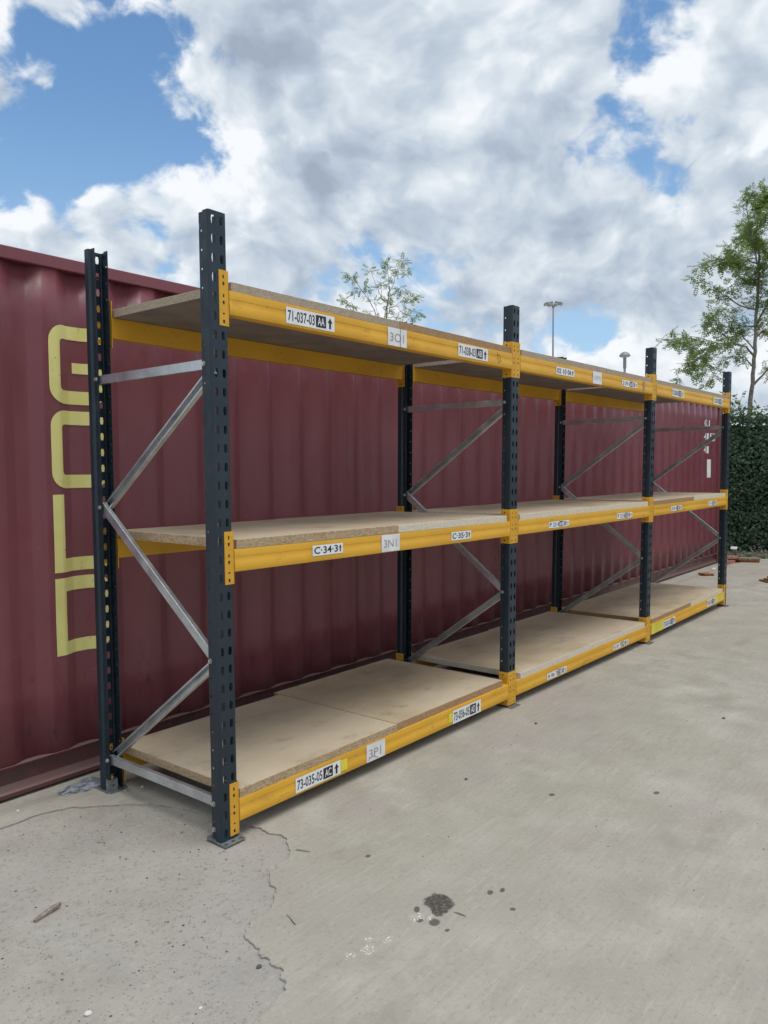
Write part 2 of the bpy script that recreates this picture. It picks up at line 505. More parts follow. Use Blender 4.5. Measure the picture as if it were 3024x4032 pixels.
M['brick'] = simple('dusty red brick', (.36, .165, .125), 0.9, var=0.25, scale=18.0)
M['rust'] = simple('orange weathered timber', (.30, .120, .030), 0.85, var=0.4, scale=11.0)
M['rustdark'] = simple('dark brown timber', (.13, .045, .020), 0.85, var=0.35, scale=11.0)
M['stone'] = simple('grey pebble', (.33, .31, .28), 0.9, var=0.3, scale=40.0)
M['stonedark'] = simple('dark pebble', (.10, .10, .10), 0.9, var=0.3, scale=40.0)
M['stonewhite'] = simple('white pebble', (.66, .64, .60), 0.85, var=0.15, scale=40.0)
M['wood'] = simple('grey brown splintered wood', (.25, .205, .175), 0.9, var=0.4, scale=55.0)
M['strip'] = simple('dull grey strip', (.25, .225, .215), 0.7, var=0.2, scale=50.0)
M['soil'] = simple('dry soil and litter', (.15, .125, .095), 0.95, var=0.45, scale=9.0)


def make_leaf(name, a, b_, c_, trans):
    m, t, b = material(name)
    v = t.coord()
    n = t.noise(v, 3.0, 3.0, 0.6)
    g = t.new('ShaderNodeNewGeometry')
    ri = g.outputs['Random Per Island']
    c = t.ramp(t.math('ADD', t.math('MULTIPLY', n, 0.5), t.math('MULTIPLY', ri, 0.5)), [(0.15, a), (0.5, b_), (0.85, c_)])
    t.put(b.inputs['Base Color'], c)
    b.inputs['Roughness'].default_value = 0.5
    b.inputs['Specular IOR Level'].default_value = 0.35
    tr = t.new('ShaderNodeBsdfTranslucent')
    t.put(tr.inputs[0], t.mix(0.5, c, (.16, .24, .04), 'ADD'))
    mx = t.new('ShaderNodeMixShader')
    mx.inputs[0].default_value = trans
    t.l.new(b.outputs[0], mx.inputs[1])
    t.l.new(tr.outputs[0], mx.inputs[2])
    t.l.new(mx.outputs[0], t.n['Material Output'].inputs[0])
    return m


M['leaf'] = make_leaf('rowan leaves', (.075, .118, .030), (.140, .205, .050), (.23, .30, .085), 0.45)
M['ivy'] = make_leaf('ivy leaves', (.034, .068, .044), (.066, .118, .066), (.125, .19, .092), 0.18)
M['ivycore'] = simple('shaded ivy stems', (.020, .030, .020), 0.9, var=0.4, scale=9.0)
M['galvdull'] = simple('dull galvanised foot plate', (.24, .26, .27), 0.45, metal=0.5, var=0.25, scale=40.0)


# ------------------------------------------------------------------ mesh helpers
class MB:
    def __init__(s):
        s.v, s.f, s.m = [], [], []

    def add(s, vs, fs, mi=0):
        o = len(s.v)
        s.v += [tuple(p) for p in vs]
        for f in fs:
            s.f.append(tuple(i + o for i in f))
            s.m.append(mi)
        return s

    def quad(s, a, b, c, d, mi=0):
        return s.add((a, b, c, d), ((0, 1, 2, 3),), mi)

    def box(s, x0, x1, y0, y1, z0, z1, mi=0):
        vs = [(x0, y0, z0), (x1, y0, z0), (x1, y1, z0), (x0, y1, z0), (x0, y0, z1), (x1, y0, z1), (x1, y1, z1), (x0, y1, z1)]
        return s.add(vs, ((0, 3, 2, 1), (4, 5, 6, 7), (0, 1, 5, 4), (1, 2, 6, 5), (2, 3, 7, 6), (3, 0, 4, 7)), mi)

    def prism(s, poly, fn, t0, t1, mi=0, caps=True):
        """extrude a closed polygon [(a,b)] from t0 to t1; fn(a,b,t) gives the point"""
        n = len(poly)
        vs = [fn(a, b, t0) for a, b in poly] + [fn(a, b, t1) for a, b in poly]
        fs = [(i, (i + 1) % n, n + (i + 1) % n, n + i) for i in range(n)]
        if caps:
            fs += [tuple(range(n))[::-1], tuple(range(n, 2 * n))]
        return s.add(vs, fs, mi)

    def tube(s, pts, radii, seg=8, mi=0, cap=True):
        rings = []
        pts = [Vector(p) for p in pts]
        prev = None
        for i, p in enumerate(pts):
            d = (pts[min(i + 1, len(pts) - 1)] - pts[max(i - 1, 0)])
            d = d.normalized() if d.length > 1e-9 else Vector((0, 0, 1))
            a = prev if prev is not None else (Vector((1, 0, 0)) if abs(d.x) < 0.9 else Vector((0, 1, 0)))
            u = (a - d * a.dot(d))
            u = u.normalized() if u.length > 1e-6 else d.orthogonal().normalized()
            prev = u
            w = d.cross(u)
            r = radii[i] if isinstance(radii, (list, tuple)) else radii
            rings.append([p + (u * math.cos(2 * PI * k / seg) + w * math.sin(2 * PI * k / seg)) * r for k in range(seg)])
        vs = [q for ring in rings for q in ring]
        fs = []
        for i in range(len(rings) - 1):
            for k in range(seg):
                fs.append((i * seg + k, i * seg + (k + 1) % seg, (i + 1) * seg + (k + 1) % seg, (i + 1) * seg + k))
        if cap:
            fs.append(tuple(range(seg))[::-1])
            fs.append(tuple((len(rings) - 1) * seg + k for k in range(seg)))
        return s.add(vs, fs, mi)

    def lathe(s, prof, cx, cy, seg=16, mi=0):
        vs, fs = [], []
        for r, z in prof:
            for k in range(seg):
                vs.append((cx + r * math.cos(2 * PI * k / seg), cy + r * math.sin(2 * PI * k / seg), z))
        for i in range(len(prof) - 1):
            for k in range(seg):
                fs.append((i * seg + k, i * seg + (k + 1) % seg, (i + 1) * seg + (k + 1) % seg, (i + 1) * seg + k))
        fs.append(tuple(range(seg))[::-1])
        fs.append(tuple((len(prof) - 1) * seg + k for k in range(seg)))
        return s.add(vs, fs, mi)

    def holed(s, c, hw0, hw1, hh0, hh1, inner, fn, mi=0):
        """rectangular cell round centre c=(a,b) with an 8-point hole; fn(a,b) gives the point"""
        a, b = c
        out = [(a - hw0, b + hh1), (a, b + hh1), (a + hw1, b + hh1), (a + hw1, b), (a + hw1, b - hh0), (a, b - hh0), (a - hw0, b - hh0), (a - hw0, b)]
        inn = [(a + x, b + y) for x, y in inner]
        vs = [fn(*p) for p in out] + [fn(*p) for p in inn]
        fs = [(i, (i + 1) % 8, 8 + (i + 1) % 8, 8 + i) for i in range(8)]
        return s.add(vs, fs, mi)

    def mapv(s, fn):
        s.v = [tuple(fn(*p)) for p in s.v]
        return s

    def build(s, name, mats, parent=None, loc=(0, 0, 0), smooth=None, solid=None, weld=False, bevel=None, normals=False):
        me = bpy.data.meshes.new(name)
        L = Vector(loc)
        me.from_pydata([(p[0] - L.x, p[1] - L.y, p[2] - L.z) for p in s.v], [], s.f)
        if not isinstance(mats, (list, tuple)):
            mats = [mats]
        for m in mats:
            me.materials.append(m)
        if len(mats) > 1:
            me.polygons.foreach_set('material_index', s.m)
        if weld or normals:
            bm = bmesh.new()
            bm.from_mesh(me)
            if weld:
                bmesh.ops.remove_doubles(bm, verts=bm.verts, dist=1e-5)
            if normals:
                bmesh.ops.recalc_face_normals(bm, faces=bm.faces)
            bm.to_mesh(me)
            bm.free()
        if smooth is not None:
            me.shade_smooth()
            me.set_sharp_from_angle(angle=R(smooth))
        me.update()
        o = bpy.data.objects.new(name, me)
        COL.objects.link(o)
        o.location = loc
        if parent is not None:
            o.parent = parent
        if solid:
            md = o.modifiers.new('thickness', 'SOLIDIFY')
            md.thickness = solid
            md.offset = 0.0
        if bevel:
            md = o.modifiers.new('edge', 'BEVEL')
            md.width = bevel
            md.segments = 2
            md.limit_method = 'ANGLE'
            md.angle_limit = R(40)
        return o


def tag(o, label=None, cat=None, group=None, kind=None):
    if label:
        o['label'] = label
    if cat:
        o['category'] = cat
    if group:
        o['group'] = group
    if kind:
        o['kind'] = kind
    return o


def empty(name, loc=(0, 0, 0), parent=None):
    o = bpy.data.objects.new(name, None)
    COL.objects.link(o)
    o.location = loc
    o.empty_display_size = 0.1
    if parent is not None:
        o.parent = parent
    return o


# ------------------------------------------------------------------ ground
def dip(y):
    t = min(1.0, max(0.0, (y - 0.95) / 0.24))
    return -0.043 * t * t * (3 - 2 * t)


CUTS = [0.95, 1.0, 1.04, 1.08, 1.12, 1.16, 1.2]


def sheet(name, poly, z, mat, skirt=0.0):
    bm = bmesh.new()
    vs = [bm.verts.new((x, y, 0)) for x, y in poly]
    bm.faces.new(vs)
    for y in CUTS:
        bmesh.ops.bisect_plane(bm, geom=bm.verts[:] + bm.edges[:] + bm.faces[:], plane_co=(0, y, 0), plane_no=(0, 1, 0))
    for v in bm.verts:
        v.co.z = z + dip(v.co.y)
    bmesh.ops.recalc_face_normals(bm, faces=bm.faces)
    for f in bm.faces:
        if f.normal.z < 0:
            f.normal_flip()
    if skirt:
        be = [e for e in bm.edges if len(e.link_faces) == 1]
        r = bmesh.ops.extrude_edge_only(bm, edges=be)
        for g in r['geom']:
            if isinstance(g, bmesh.types.BMVert):
                g.co.z -= skirt
    bmesh.ops.triangulate(bm, faces=[f for f in bm.faces if len(f.verts) > 4])
    me = bpy.data.meshes.new(name)
    bm.to_mesh(me)
    bm.free()
    me.materials.append(mat)
    o = bpy.data.objects.new(name, me)
    COL.objects.link(o)
    return tag(o, kind='structure')


EDGE = [(-0.974, 0.919), (-0.679, 0.955), (-0.502, 0.875), (-0.327, 0.885), (-0.203, 0.844), (-0.1, 0.739), (0.003, 0.64), (0.079, 0.521), (0.119, 0.413), (0.152, 0.226), (0.177, 0.101), (0.202, -0.004), (0.199, -0.079), (0.214, -0.122), (0.206, -0.164), (0.159, -0.225), (0.145, -0.256), (0.098, -0.288), (0.05, -0.3), (-0.0, -0.317), (-0.03, -0.328), (-0.071, -0.362), (-0.086, -0.398), (-0.097, -0.429), (-0.129, -0.451), (-0.164, -0.492), (-0.201, -0.512), (-0.236, -0.508), (-0.274, -0.509), (-0.318, -0.53), (-0.334, -0.532), (-0.362, -0.563), (-0.38, -0.625), (-0.392, -0.673), (-0.393, -0.704), (-0.407, -0.745), (-0.404, -0.775), (-0.41, -0.799), (-0.433, -0.813), (-0.443, -0.837), (-0.47, -0.862), (-0.51, -0.873), (-0.573, -0.889), (-0.626, -0.9), (-0.717, -0.937), (-1.4, -1.35), (-2.2, -2.6), (-3.4, -4.5), (-4.2, -9.0)]


def ragged(pts, n=5, amp=0.010):
    out = []
    for i in range(len(pts) - 1):
        a, b = Vector(pts[i]), Vector(pts[i + 1])
        d = (b - a)
        nrm = Vector((-d.y, d.x)).normalized()
        for k in range(n):
            t = k / n
            p = a + d * t
            q = mnoise.noise(Vector((p.x * 37, p.y * 37, 1.3))) + 0.5 * mnoise.noise(Vector((p.x * 90, p.y * 90, 4.3)))
            out.append(tuple(p + nrm * q * min(amp, d.length * 0.35)))
    out.append(tuple(pts[-1]))
    return out


sheet('ground', [(-400, -400), (400, -400), (400, 400), (-400, 400)], -0.0065, M['old'])
rag = ragged(EDGE)
sheet('concrete_screed', rag + [(-4.2, -30), (32, -30), (32, 12), (-9, 12), (-9, 1.5), (-2.2, 1.12)], 0.0, M['screed'], skirt=0.006)

# dirt packed into the broken edge between the two surfaces
b = MB()
for q in range(len(rag) - 1):
    p0, p1 = Vector(rag[q]), Vector(rag[q + 1])
    if p1.y < -1.0 or p0.y > 0.9:
        continue
    d = (p1 - p0)
    if d.length < 1e-6:
        continue
    nr = Vector((d.y, -d.x)).normalized()
    w0 = 0.0004 + 0.0030 * max(0, .35 + mnoise.noise(Vector((p0.x * 16, p0.y * 16, 2))))
    w1 = 0.0004 + 0.0030 * max(0, .35 + mnoise.noise(Vector((p1.x * 16, p1.y * 16, 2))))
    a0, a1 = p0 + nr * w0, p1 + nr * w1
    b0, b1 = p0 - nr * .001, p1 - nr * .001
    b.quad((a0.x, a0.y, -.0030), (a1.x, a1.y, -.0030), (b1.x, b1.y, .0004), (b0.x, b0.y, .0004))
M['dirt'] = simple('dark packed dirt', (.245, .22, .188), 0.95, var=0.3, scale=60.0)
tag(b.build('edge_dirt', M['dirt']), kind='structure')

# ------------------------------------------------------------------ pallet rack
W, DEP, HT, PITCH = 0.0882, 0.915, 2.584, 0.076
FX = [0.0, 2.35627, 4.70342, 7.04425]
FY = [0.0, 0.01428, -0.00685, 0.00068]
FZ = [0.0, -0.00986, -0.00548, 0.00331]
FLX = [-0.00186, 0.00344, 0.00536, 0.00166]
FLY = [0.00397, -0.00881, -0.01182, -0.00709]
LEV = [(0.0678, 0.1642), (1.1255, 1.2194), (2.1818, 2.2793)]      # beam bottom, top
CUP, CDN = 0.076, 0.049


def lerp_tab(x, tab):
    if x <= FX[0]:
        return tab[0]
    for i in range(3):
        if x <= FX[i + 1]:
            t = (x - FX[i]) / (FX[i + 1] - FX[i])
            return tab[i] * (1 - t) + tab[i + 1] * t
    return tab[3]


def warp(x, y, z):
    """the frames stand a little out of plumb and the floor is uneven"""
    return (x + lerp_tab(x, FLX) * z, y + lerp_tab(x, FY) + lerp_tab(x, FLY) * z, z + lerp_tab(x, FZ) * min(1.0, z / 0.06 + 0.25))


rack = empty('pallet_rack', (0, 0, 0))
tag(rack, 'empty three bay pallet rack with slate blue uprights and yellow beams before the maroon container', 'pallet rack')

SLOT = [(-.0068, .0170), (0, .0170), (.0068, .0170), (.0096, 0), (.0068, -.0170), (0, -.0170), (-.0068, -.0170), (-.0096, 0)]
OCT = [(-.707, .707), (0, 1), (.707, .707), (1, 0), (.707, -.707), (0, -1), (-.707, -.707), (-1, 0)]
oct_r = lambda r: [(a * r, b * r) for a, b in OCT]
SLOTZ = [HT - 0.0355 - PITCH * i for i in range(34)]
ZB = 0.005


def upright(parent, fx, rear):
    b = MB()
    put = (lambda x, y, z: warp(fx + x, DEP - y, z)) if rear else (lambda x, y, z: warp(fx + x, y, z))
    r = 0.007
    half = W / 2 - r
    for i, z in enumerate(SLOTZ):
        up_ = min(PITCH / 2, HT - z)
        dn_ = PITCH / 2 if i < 33 else z - ZB
        for cx in (W * 0.26, W * 0.74):
            if cx < W / 2:
                b.holed((cx, z), cx - r, W / 2 - cx, dn_, up_, SLOT, lambda a, c: put(a, 0, c))
            else:
                b.holed((cx, z), cx - W / 2, W - r - cx, dn_, up_, SLOT, lambda a, c: put(a, 0, c))
    # rounded corners, outer flange, inward step
    zz = [ZB, 0.65, 1.3, 1.95, HT]
    def strip(path):
        for (p, q) in zip(path[:-1], path[1:]):
            for z0, z1 in zip(zz[:-1], zz[1:]):
                b.quad(put(p[0], p[1], z0), put(q[0], q[1], z0), put(q[0], q[1], z1), put(p[0], p[1], z1))
    arc = [(r - r * math.sin(t * PI / 8), r - r * math.cos(t * PI / 8)) for t in range(5)]
    left = arc + [(0.0, 0.033), (0.011, 0.040)]
    strip(left)
    strip([(W - x, y) for x, y in left])
    for x in (0.011, W - 0.011):
        zc = [z - PITCH / 2 for z in SLOTZ]
        b.quad(put(x, .040, zc[0] + PITCH / 2), put(x, .071, zc[0] + PITCH / 2), put(x, .071, HT), put(x, .040, HT))
        for z in zc[:-1]:
            b.holed((0.057, z), 0.017, 0.014, PITCH / 2, PITCH / 2, oct_r(0.0052), lambda a, c, x=x: put(x, a, c))
        b.quad(put(x, .040, ZB), put(x, .071, ZB), put(x, .071, zc[-2] - PITCH / 2), put(x, .040, zc[-2] - PITCH / 2))
    return b.build('upright', M['slate'], parent, solid=0.0026, weld=True)


def channel(parent, fx, A, B, closed, hgt=0.041):
    """C section brace from A=(y,z) to B=(y,z)"""
    b = MB()
    A, B = Vector(A), Vector(B)
    d = (B - A).normalized()
    n = Vector((-d.y, d.x))
    if n.y < 0:
        n = -n
    th = 0.0025
    x0, x1 = (0.0215, 0.0425) if closed else (0.0425, 0.0655)
    h = hgt / 2
    lp = 0.008                                  # returned lips of the section
    if closed:
        prof = [(x0, -h), (x1, -h), (x1, -h + lp), (x1 - th, -h + lp), (x1 - th, -h + th), (x0 + th, -h + th), (x0 + th, h - th), (x1 - th, h - th), (x1 - th, h - lp), (x1, h - lp), (x1, h), (x0, h)]
    else:
        prof = [(x1, -h), (x1, h), (x0, h), (x0, h - lp), (x0 + th, h - lp), (x0 + th, h - th), (x1 - th, h - th), (x1 - th, -h + th), (x0 + th, -h + th), (x0 + th, -h + lp), (x0, -h + lp), (x0, -h)]
    fn = lambda x, q, t: warp(fx + x, (A + (B - A) * t + n * q).x, (A + (B - A) * t + n * q).y)
    b.prism(prof, fn, 0.0, 1.0)
    return b.build('brace', M['galv'], parent, normals=True, bevel=0.0010)


def bolt(parent, fx, y, z, x=0.0095, s=-1):
    b = MB()
    rr = 0.0085
    c = warp(fx + x, y, z)
    for (r_, x0, x1, sg, tw) in ((0.0105, 0.0, 0.0018, 12, 0), (rr, 0.0018, 0.0080, 6, 0.3)):
        poly = [(r_ * math.cos(2 * PI * k / sg + tw), r_ * math.sin(2 * PI * k / sg + tw)) for k in range(sg)]
        b.prism(poly, lambda a, q, t: (c[0] + s * t, c[1] + a, c[2] + q), x0, x1)
    return b.build('bolt', M['bolt'], parent, normals=True)


def foot(parent, fx, rear):
    b = MB()
    i = min(range(4), key=lambda k: abs(FX[k] - fx))
    gy = FY[i]
    put = (lambda x, y, z: (fx + x, DEP - y + gy, z + dip(DEP - y) * 0.9)) if rear else (lambda x, y, z: (fx + x, y + gy, z))
    x0, x1 = -0.011, W + 0.010
    wx = (x1 - x0) / 3
    zc = 0.0035
    for k in range(3):
        b.holed((x0 + wx * (k + .5), -0.020), wx / 2, wx / 2, 0.018, 0.018, [(p * 1.35, q) for p, q in oct_r(0.0075)], lambda a, c: put(a, c, zc))
    c = 0.014
    body = [(x0, -0.002), (x1, -0.002), (x1, 0.098 - c), (x1 - c, 0.098), (x0 + c, 0.098), (x0, 0.098 - c)]
    b.add([put(a, q, zc) for a, q in body], [tuple(range(6))])
    if not rear:
        return b.build('foot_plate', M['galvdull'], parent, solid=0.004, weld=True)
    # upstand bracket bolted inside the post
    b.holed((0.020, 0.034), 0.019, 0.024, 0.030, 0.028, oct_r(0.0055), lambda a, q: put(a, 0.083, q))
    for xx in (0.001, 0.044):
        b.quad(put(xx, 0.083, 0.004), put(xx, 0.055, 0.004), put(xx, 0.055, 0.062), put(xx, 0.083, 0.062))
    return b.build('foot_plate', M['galvdull'], parent, solid=0.004, weld=True)


for i, fx in enumerate(FX):
    fr = empty('upright_frame', (0, 0, 0), rack)
    upright(fr, fx, False)
    upright(fr, fx, True)
    channel(fr, fx, (0.045, 1.980), (0.868, 1.975), True)
    channel(fr, fx, (0.052, 1.958), (0.856, 1.378), False)
    channel(fr, fx, (0.868, 1.383), (0.048, 0.758), True)
    channel(fr, fx, (0.052, 0.758), (0.856, 0.170), False)
    channel(fr, fx, (0.045, 0.156), (0.868, 0.152), True)
    for (y, z) in ((0.057, 1.980), (0.858, 1.977), (0.858, 1.374), (0.057, 0.758), (0.858, 0.152), (0.057, 0.154), (0.057, 0.045), (0.858, 0.034)):
        bolt(fr, fx, y, z)
    foot(fr, fx, False)
    foot(fr, fx, True)

# ------------------------------------------------------------------ beams with end connectors and stickers
FR = -0.0045          # front face of the connector hook plates and beams


def connector(parent, i, side, z0, z1, rear):
    """side +1: on the right hand side of post i (start of a beam), -1: on its left hand side"""
    b = MB()
    fx = FX[i]
    zt, zb = z1 + CUP, z0 - CDN
    ym = (lambda y: DEP - y) if rear else (lambda y: y)
    if side > 0:
        px = lambda a: fx + W / 2 + 0.001 + a
    else:
        px = lambda a: fx + W / 2 - 0.001 - a
    ww = W / 2 + 0.0055
    put = lambda a, y, z: warp(px(a), ym(y), z)
    xs = 0.0225
    ztop = zt
    span = zt - zb
    k = span / 1450.0
    ya = FR + 0.002
    # hook plate, cut into cells with the punched openings
    cells = [(120, 220, .0040, .0040), (305, 400, .0058, .0044), (620, 710, .0040, .0040), (800, 895, .0058, .0044), (1110, 1155, .0055, .0055), (1295, 1390, .0058, .0044)]
    mids = [0] + [(cells[j][1] + cells[j + 1][0]) / 2 for j in range(5)] + [1450]
    for j, (a, c, wt, wb) in enumerate(cells):
        zc = ztop - (a + c) / 2 * k
        hh = (c - a) / 2 * k
        inner = [(-wt, hh), (0, hh), (wt, hh), ((wt + wb) / 2, 0), (wb, -hh), (0, -hh), (-wb, -hh), (-(wt + wb) / 2, 0)]
        b.holed((xs, zc), xs, ww - 0.006 - xs, zc - (ztop - mids[j + 1] * k), (ztop - mids[j] * k) - zc, inner, lambda p, q: put(p, ya, q))
    # bend and side plate
    bend = [(ww - 0.006, ya), (ww - 0.0025, ya + 0.0008), (ww - 0.0005, ya + 0.0030), (ww, ya + 0.006)]
    for p, q in zip(bend[:-1], bend[1:]):
        b.quad(put(p[0], p[1], zb), put(q[0], q[1], zb), put(q[0], q[1], zt), put(p[0], p[1], zt))
    yb = 0.064
    y0 = ya + 0.006
    for zc in (zt - 0.020, zb + 0.020):
        b.holed((0.036, zc), 0.036 - y0, yb - 0.036, 0.020, 0.020, oct_r(0.0058), lambda p, q: put(ww, p, q))
    b.quad(put(ww, y0, zb + 0.04), put(ww, yb, zb + 0.04), put(ww, yb, zt - 0.04), put(ww, y0, zt - 0.04))
    return b.build('connector', M['yellow'], parent, solid=0.0036, weld=True)


TXT = {}


def text_geo(s, bold=0.0):
    key = (s, bold)
    if key not in TXT:
        cu = bpy.data.curves.new('lettering', 'FONT')
        cu.body = s
        cu.size = 1.0
        cu.offset = bold
        cu.resolution_u = 3
        ob = bpy.data.objects.new('lettering', cu)
        COL.objects.link(ob)
        dg = bpy.context.evaluated_depsgraph_get()
        me = bpy.data.meshes.new_from_object(ob.evaluated_get(dg))
        vs = [v.co.copy() for v in me.vertices]
        fs = [tuple(p.vertices) for p in me.polygons]
        bpy.data.objects.remove(ob)
        bpy.data.curves.remove(cu)
        bpy.data.meshes.remove(me)
        xs = [v.x for v in vs]
        ys = [v.y for v in vs]
        TXT[key] = (vs, fs, min(xs), max(xs), min(ys), max(ys))
    return TXT[key]


def put_text(b, s, x0, x1, z0, z1, y, mi, bold=0.0, shear=0.0, fit=None):
    vs, fs, a0, a1, b0, b1 = text_geo(s, bold)
    if fit:                                            # keep the letters' height ratio of a reference string
        b0, b1 = text_geo(fit, bold)[4:6]
    o = [(x0 + (v.x - a0) / (a1 - a0) * (x1 - x0), y, z0 + (v.y - b0) / (b1 - b0) * (z1 - z0)) for v in vs]
    b.add(o, fs, mi)


def arrow(b, x0, x1, z0, z1, y, mi):
    xc = (x0 + x1) / 2
    w = x1 - x0
    h = z1 - z0
    b.add([(x0, y, z0 + h * .55), (x1, y, z0 + h * .55), (xc, y, z1)], [(0, 1, 2)], mi)
    b.add([(xc - w * .2, y, z0), (xc + w * .2, y, z0), (xc + w * .2, y, z0 + h * .56), (xc - w * .2, y, z0 + h * .56)], [(0, 1, 2, 3)], mi)


def patch(b, x0, x1, z0, z1, y, mi, skew=0.0):
    b.add([(x0, y, z0), (x1, y, z0 + skew), (x1, y, z1 + skew), (x0, y, z1)], [(0, 1, 2, 3)], mi)


YS = FR - 0.0036        # sticker plane
YT = YS - 0.0007        # print on it
YU = YS - 0.0013


def st_location(b, text, code, x0, x1, z0, z1):
    w, h = x1 - x0, z1 - z0
    patch(b, x0, x1, z0, z1, YS, 0)
    put_text(b, text, x0 + w * .035, x0 + w * .575, z0 + h * .17, z0 + h * .83, YT, 1, 0.012)
    patch(b, x0 + w * .60, x0 + w * .815, z0 + h * .12, z0 + h * .88, YT, 1)
    put_text(b, code, x0 + w * .635, x0 + w * .78, z0 + h * .24, z0 + h * .76, YU, 0, 0.012)
    arrow(b, x0 + w * .85, x0 + w * .955, z0 + h * .14, z0 + h * .84, YT, 1)


def st_plain(b, text, x0, x1, z0, z1):
    w, h = x1 - x0, z1 - z0
    patch(b, x0, x1, z0, z1, YS, 0)
    put_text(b, text, x0 + w * .05, x0 + w * .83, z0 + h * .17, z0 + h * .85, YT, 1, 0.018)
    arrow(b, x0 + w * .86, x0 + w * .955, z0 + h * .17, z0 + h * .87, YT, 1)


def st_bar(b, let, num, box, x0, x1, z0, z1):
    w, h = x1 - x0, z1 - z0
    patch(b, x0, x0 + w * .27, z0, z1, YS, 0)
    patch(b, x0 + w * .20, x0 + w * .90, z0 - h * .04, z1 + h * .04, YS - 0.0003, 0)
    patch(b, x0 + w * .86, x1, z0 + h * .04, z1, YS, 0)
    put_text(b, let, x0 + w * .05, x0 + w * .14, z0 + h * .17, z0 + h * .83, YT, 1, 0.014)
    put_text(b, num, x0 + w * .21, x0 + w * .50, z0 + h * .17, z0 + h * .83, YT, 1, 0.012)
    patch(b, x0 + w * .515, x0 + w * .70, z0 + h * .06, z0 + h * .96, YT, 1)
    put_text(b, box, x0 + w * .53, x0 + w * .685, z0 + h * .17, z0 + h * .83, YU, 0, 0.02)
    n = 9
    for q in range(n):
        xa = x0 + w * (.735 + .135 * q / n)
        patch(b, xa, xa + w * .135 / n * (0.45 + 0.5 * ((q * 7) % 3) / 2), z0 + h * .12, z0 + h * .90, YT, 2)
    arrow(b, x0 + w * .915, x0 + w * .965, z0 + h * .22, z0 + h * .80, YT, 1)


def st_paper(b, text, x0, x1, z0, z1, tx0, tx1, tz0, tz1, cut=None, torn=False):
    if torn:
        n = 14
        edge = [(x0 + 0.004 * mnoise.noise(Vector((q * 1.7, 3.1, 0))) + (0.010 if q == 0 else 0), z0 + (z1 - z0) * q / n) for q in range(n + 1)]
        vs = [(p[0], YS, p[1]) for p in edge] + [(x1, YS, z1), (x1, YS, z0)]
        b.add(vs, [tuple(range(len(vs)))], 0)
    else:
        patch(b, x0, x1, z0, z1, YS, 0)
    put_text(b, text, tx0, tx1, tz0, tz1, YT, 1, 0.0)
    if cut:
        patch(b, cut - 0.0012, cut + 0.0012, z0, z1, YU, 2)


# (level, bay): list of (kind, label, args)
ST = {
    (2, 0): [('loc', '71-037-03', 'AA', .407, .716, 2.193, 2.264), ('paper', '3O1', 1.111, 1.266, 2.184, 2.2755, 1.130, 1.243, 2.205, 2.249, 1.212, False),
             ('loc', '71-038-03', 'AB', 1.744, 2.059, 2.198, 2.270), ('ink',)],
    (1, 0): [('plain', 'C·34·3', .553, .760, 1.1515, 1.200), ('paper', '3N1', 1.053, 1.203, 1.129, 1.2155, 1.072, 1.176, 1.150, 1.190, None, False),
             ('plain', 'C·35·3', 1.683, 1.887, 1.1435, 1.1915)],
    (0, 0): [('loc', '73-035-05', 'AC', .423, .729, .0785, .1475), ('tape', .731, .778, .086, .143), ('paper', '3P1', .924, 1.073, .0705, .1600, .945, 1.040, .088, .132, None, True),
             ('tape', 1.660, 1.702, .088, .140), ('loc', '73-036-05', 'AD', 1.704, 2.011, .0705, .1485)],
    (2, 1): [('plain', '02 10 06', 2.934, 3.207, 2.203, 2.254), ('grey', '10M1', 3.511, 3.665, 2.184, 2.274, 3.528, 3.648, 2.211, 2.247),
             ('bar', '2', '09 6', '63', 4.045, 4.351, 2.206, 2.2535), ('btape', 4.478, 4.520, 2.185, 2.274)],
    (1, 1): [('bar', 'P', '23 8', '68', 2.859, 3.165, 1.143, 1.1845), ('bar', 'P', '22 8', '92', 4.001, 4.310, 1.144, 1.187)],
    (0, 1): [('bar', 'H', '06 7', '73', 2.870, 3.166, .080, .1245), ('bar', 'H', '05 7', '59', 3.986, 4.293, .083, .1245)],
    (2, 2): [('loc', '72-038-05', 'AE', 5.193, 5.492, 2.199, 2.266), ('tape', 5.494, 5.540, 2.195, 2.268), ('tape', 6.440, 6.486, 2.195, 2.273), ('loc', '72-037-05', 'AF', 6.488, 6.783, 2.199, 2.2705)],
    (1, 2): [('bar', 'J', '10 4', '11', 5.232, 5.540, 1.1485, 1.191), ('bar', 'J', '11 4', '00', 6.356, 6.662, 1.1485, 1.1925)],
    (0, 2): [('tape', 4.812, 5.116, .0690, .1590), ('loc', '72-032-03', 'OG', 5.118, 5.434, .074, .144), ('loc', '72-031-03', 'OF', 6.410, 6.707, .086, .156), ('tape', 6.709, 7.020, .084, .156)],
}


